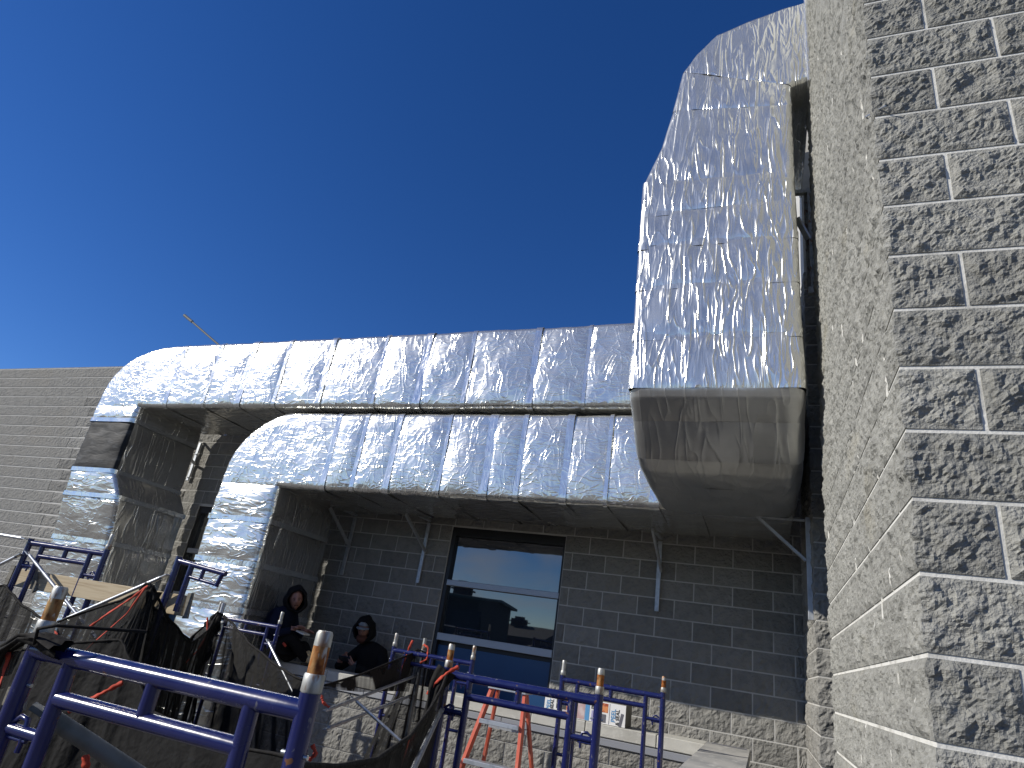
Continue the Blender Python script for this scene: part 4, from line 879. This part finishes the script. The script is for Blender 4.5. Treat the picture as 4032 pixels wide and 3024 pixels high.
def head(parent, c, yaw, pitch, roll, beard=False, cap=None, hood='hood_black', sc=1.0, beanie=False):
    """head facing local -Y"""
    Mx = (Matrix.Rotation(yaw, 3, 'Z') @ Matrix.Rotation(pitch, 3, 'X') @ Matrix.Rotation(roll, 3, 'Y')); c = Vector(c)
    T = lambda p: c + Mx @ (Vector(p) * sc)
    def shape(p):
        q = Vector(p); 
        if q.z < -.1: q.x *= 1 - .35 * (-q.z - .1); q.y *= 1 - .15 * (-q.z - .1)
        if q.y < -.3 and q.z > .3: q.y *= .95
        # nose, brow, cheeks
        f = max(0, -q.y - .55)
        nose = math.exp(-(q.x / .13) ** 2 - ((q.z + .12) / .20) ** 2); q.y -= .22 * nose * min(1, f * 3)
        eye = math.exp(-((abs(q.x) - .34) / .14) ** 2 - ((q.z - .05) / .10) ** 2); q.y += .10 * eye * min(1, f * 3)
        chin = math.exp(-(q.x / .3) ** 2 - ((q.z + .85) / .18) ** 2); q.y -= .10 * chin
        lip = math.exp(-(q.x / .25) ** 2 - ((q.z + .47) / .08) ** 2); q.y -= .05 * lip * min(1, f * 3)
        return q
    hd = MB(); hd.ball((0, 0, 0), (.077 * sc, .098 * sc, .118 * sc), 40, 30, Mx, shape); hd.v = [tuple(Vector(v) + c) for v in hd.v]; hd.build('head', M['skin'], parent)
    e = MB()
    for x in (-.026, .026): e.ball(T((x, -.083, .006)), (.0095 * sc,) * 3, 10, 6)
    e.build('eyes', M['eye'], parent)
    br = MB()
    for x in (-1, 1): br.tube([T((x * .040, -.080, .021)), T((x * .026, -.090, .027)), T((x * .012, -.090, .021))], .004 * sc, 6)
    br.tube([T((-.022, -.088, -.055)), T((0, -.094, -.053)), T((.022, -.088, -.055))], .0045 * sc, 6)
    br.build('brows_and_mouth', M['beard'], parent)
    if beard:
        b = MB()
        def bs(p):
            q = Vector(p); 
            if q.z > .25: q.y *= .8
            return q
        b.ball((0, 0, 0), (.070 * sc, .052 * sc, .060 * sc), 20, 14, Mx, bs); b.v = [tuple(Vector(v) + T((0, -.052, -.098))) for v in b.v]; b.build('beard', M['beard'], parent)
    # hood: open shell around the head
    rows = []
    nU, nV = 28, 22
    for i in range(nU + 1):
        a = -math.pi + 2 * math.pi * i / nU   # around the face opening axis (Y)
        row = []
        for j in range(nV + 1):
            v = j / nV; th = math.radians(52) + v * math.radians(128)   # from face rim to back
            r_ = .133 + .008 * math.sin(a * 3 + v * 4) + .006 * math.sin(a * 7)
            x = math.sin(a) * math.sin(th) * r_ * 1.0; zz = math.cos(a) * math.sin(th) * r_ * 1.08; y = -math.cos(th) * r_ * 1.12 + .012
            if zz < 0: zz *= 1.15; x *= 1 + .15 * (-zz / .15)
            if v < .08: y -= .004
            row.append(tuple(T((x, y, zz + .005))))
        # roll the rim inwards
        p0 = Vector(row[0]); inn = T((0, p0.y * 0 - .05, 0)); row.insert(0, tuple(p0.lerp(Vector(T((0, -.05, -.01))), .14)))
        rows.append(row)
    me = grid_mesh('hood', np.array(rows), M[hood], True); o = obj('hood', me, parent); sm_ = o.modifiers.new('thick', 'SOLIDIFY'); sm_.thickness = .008
    if cap:
        cpm = MB(); cpm.ball((0, 0, 0), (.084 * sc, .098 * sc, .076 * sc), 24, 14, Mx, lambda p: Vector((p.x, p.y, max(p.z, -.05)))); cpm.v = [tuple(Vector(v) + T((0, .004, .058))) for v in cpm.v]; cpm.build('cap', M[cap], parent)
        rows = []
        for i in range(13):
            a = -1.05 + 2.1 * i / 12; row = []
            for j in range(5):
                r_ = .085 + .055 * (j / 4) * math.cos(a) ** .5; row.append(tuple(T((math.sin(a) * .085 * (1 + .12 * j / 4), -math.cos(a) * r_ - .004, .040 - .010 * j / 4 - .010 * abs(math.sin(a))))))
            rows.append(row)
        o = obj('cap_peak', grid_mesh('cap_peak', np.array(rows), M[cap], True), parent); q = o.modifiers.new('t', 'SOLIDIFY'); q.thickness = .006
    return T
# man 1: black hooded coat, looking down at a phone
p1 = thing('person', 'bearded man in black hooded coat and pale cap looking down at a phone', 'person', (-4.38, 7.2, -1.28), 'workers resting by the wall')
nodes = [(-4.36, 7.22, -.78), (-4.37, 7.24, -.60), (-4.38, 7.26, -.42), (-4.41, 7.24, -.27), (-4.45, 7.18, -.17),
         (-4.27, 7.24, -.285), (-4.19, 7.20, -.42), (-4.22, 7.06, -.52), (-4.42, 6.99, -.445),
         (-4.57, 7.22, -.285), (-4.66, 7.18, -.40), (-4.72, 7.08, -.50), (-4.655, 6.99, -.445),
         (-4.30, 7.05, -.84), (-4.18, 6.98, -1.0), (-4.45, 7.04, -.84), (-4.60, 6.98, -1.0)]
edges = [(0, 1), (1, 2), (2, 3), (3, 4), (3, 5), (5, 6), (6, 7), (7, 8), (3, 9), (9, 10), (10, 11), (11, 12), (0, 13), (13, 14), (0, 15), (15, 16)]
rad = [(.19, .15), (.19, .145), (.20, .14), (.17, .12), (.075, .075), .088, .072, .062, .042, .088, .072, .060, .042, .09, .07, .09, .07]
skin_body('body', nodes, edges, rad, M['hood_black'], p1)
T1 = head(p1, (-4.49, 7.10, -.035), math.radians(16), math.radians(18), 0, beard=True, cap='capgrey')
hand(p1, (-4.44, 6.985, -.44), (-4.505, 6.96, -.412), (-.2, .3, .9), (0, -.6, .8), curl=.9, s_=1.15)
hand(p1, (-4.66, 6.985, -.44), (-4.612, 6.955, -.405), (.4, .3, .9), (.2, -.6, .8), curl=.9, s_=1.15)
lg = skin_body('legs', [(-4.36, 7.22, -.84), (-4.22, 7.10, -.86), (-4.16, 7.02, -.90), (-4.14, 7.05, -1.24), (-4.48, 7.10, -.86), (-4.60, 7.02, -.90), (-4.62, 7.05, -1.24)], [(0, 1), (1, 2), (2, 3), (0, 4), (4, 5), (5, 6)], [.14, .09, .075, .05, .09, .075, .05], M['pants'], p1)
ph_ = thing('phone', 'black phone held in both hands by the bearded man', 'phone', (-4.565, 6.94, -.40))
MB().obox((-4.562, 6.935, -.388), (1, .1, .02), (-.05, .75, .5), (0, -.5, .8), .075, .004, .036, .003).build('phone_body', M['phone'], ph_)
cr_ = thing('plastic_crate', 'dark crate the bearded man sits on behind the parapet', 'crate', (-4.36, 7.25, -1.28))
MB().box((-4.55, 7.06, -1.28), (-4.17, 7.44, -.98), .01).build('crate_body', M['black'], cr_)
# man 2: navy hoodie, leaning forward, face towards the camera
p2 = thing('person', 'man in navy hoodie with black hood sitting sideways against the silver duct leg', 'person', (-5.12, 6.6, PZ), 'workers resting by the wall')
nodes = [(-5.20, 6.42, -.40), (-5.22, 6.42, -.26), (-5.23, 6.42, -.10), (-5.19, 6.43, .035), (-5.10, 6.43, .09),
         (-5.13, 6.30, .0), (-5.13, 6.24, -.14), (-5.10, 6.26, -.235), (-4.97, 6.38, -.165),
         (-5.19, 6.58, .0), (-5.16, 6.64, -.14), (-5.04, 6.62, -.22), (-4.95, 6.55, -.17)]
edges = [(0, 1), (1, 2), (2, 3), (3, 4), (3, 5), (5, 6), (6, 7), (7, 8), (3, 9), (9, 10), (10, 11), (11, 12)]
rad = [(.145, .16), (.135, .16), (.135, .17), (.11, .14), .06, .075, .065, .055, .038, .075, .065, .055, .038]
skin_body('body', nodes, edges, rad, M['navy'], p2)
head(p2, (-5.045, 6.40, .165), math.radians(46), math.radians(10), math.radians(-10), hood='hood_black')
hand(p2, (-4.965, 6.385, -.16), (-4.905, 6.40, -.125), (.5, .1, -.8), (0, -.9, .3), curl=.6, s_=1.1)
hand(p2, (-4.95, 6.55, -.17), (-4.89, 6.56, -.15), (.5, .1, -.8), (0, -.9, .3), curl=.7, s_=1.1)
skin_body('legs', [(-5.20, 6.46, -.42), (-5.08, 6.40, -.30), (-4.99, 6.40, -.225), (-4.91, 6.50, -.35), (-4.845, 6.62, -.47),
                   (-5.08, 6.60, -.42), (-4.93, 6.62, -.30), (-4.88, 6.68, -.44)], [(0, 1), (1, 2), (2, 3), (3, 4), (0, 5), (5, 6), (6, 7)], [.13, .095, .078, .062, .046, .09, .072, .05], M['pants'], p2)
bt = MB(); bt.ball((-4.80, 6.625, -.445), (.085, .05, .048), 18, 12, None, lambda p: Vector((p.x, p.y, max(p.z, -.75)))); bt.ball((-4.855, 6.625, -.415), (.045, .045, .06), 14, 10); bt.build('boot', M['boot'], p2)
MB().box((-4.895, 6.58, PZ + .002), (-4.72, 6.67, PZ + .024), .008).build('boot_sole', M['sole'], p2)
MB().obox((-4.985, 6.335, -.325), (.8, 0, -.5), (0, 1, 0), (.5, 0, .8), .03, .008, .012, .002).build('trouser_patch', M['orange'], p2)
tr = thing('food_tray', 'small pale tray resting on the knee of the man in navy', 'tray', (-4.87, 6.42, -.17))
MB().obox((-4.86, 6.44, -.178), (.97, 0, -.22), (0, 1, 0), (.22, 0, .97), .06, .06, .008, .003).build('tray_base', M['tray'], tr)

# ------------------------------------------------------------------ street side behind the camera (mirrored in the window)
def gable_house(x0, x1, y0, y1, zw, zr, label, wallm, roofm, chim=None):
    t = thing('house', label, 'house', ((x0 + x1) / 2, y1, GZ), 'buildings across the street')
    ym = (y0 + y1) / 2
    m = MB(); m.box((x0, y0, GZ), (x1, y1, zw)); m.add([(x0, y0, zw), (x0, y1, zw), (x0, ym, zr)], [(0, 1, 2)]); m.add([(x1, y0, zw), (x1, y1, zw), (x1, ym, zr)], [(0, 2, 1)]); m.build('wall', M[wallm], t)
    r_ = MB(); e = .25
    for s0, s1 in ((y0 - e, ym), (y1 + e, ym)):
        dz = (zr - zw) / (ym - y0) * e
        r_.add([(x0 - e, s0, zw - dz), (x1 + e, s0, zw - dz), (x1 + e, s1, zr), (x0 - e, s1, zr), (x0 - e, s0, zw - dz + .12), (x1 + e, s0, zw - dz + .12), (x1 + e, s1, zr + .12), (x0 - e, s1, zr + .12)],
               [(0, 1, 2, 3), (4, 7, 6, 5), (0, 4, 5, 1), (1, 5, 6, 2), (3, 2, 6, 7), (0, 3, 7, 4)])
    r_.build('roof', M[roofm], t)
    if chim:
        cx_, cw, ch = chim; c_ = MB(); c_.box((cx_ - cw / 2, ym - cw / 2, zw), (cx_ + cw / 2, ym + cw / 2, zr + ch)); c_.box((cx_ - cw * .65, ym - cw * .65, zr + ch * .55), (cx_ + cw * .65, ym + cw * .65, zr + ch * .68)); c_.box((cx_ - cw * .3, ym - cw * .3, zr + ch), (cx_ + cw * .3, ym + cw * .3, zr + ch * 1.35)); c_.build('chimney', M['brick'], t)
gable_house(-19, -11.7, -16, -12, 1.80, 1.95, 'dark gabled house with a stepped chimney across the street', 'house_dark', 'roof_green', (-13.5, .7, .55))
gable_house(-12.5, -11.6, -11.9, -11.2, .1, 1.15, 'narrow tan gabled house across the street', 'house_tan', 'house_dark')
gable_house(-23, -15.5, -42, -34, 0.9, 1.8, 'low distant building beyond the street', 'brick', 'house_dark', (-19, 1.2, .6))
gable_house(3, 12, -26, -18, 1.4, 2.4, 'low house across the street, right of the dark gabled one', 'house_tan', 'house_dark', (9, .8, .8))
hm = []
for i in range(61):
    a = -math.pi + math.pi * i / 60; r_ = 170; x = r_ * math.cos(a); y = r_ * math.sin(a) * 1.0 - 5
    hgt = 3 + 4.5 * abs(math.sin(i * .37)) + 2.2 * math.sin(i * .9 + 1)
    hm.append([(x, y, GZ - .5), (x * 1.1, y * 1.1, GZ + hgt * .7), (x * 1.25, y * 1.25, GZ + hgt)])
obj('hills', grid_mesh('hills', np.array(hm), M['hill'], True), kind='structure')
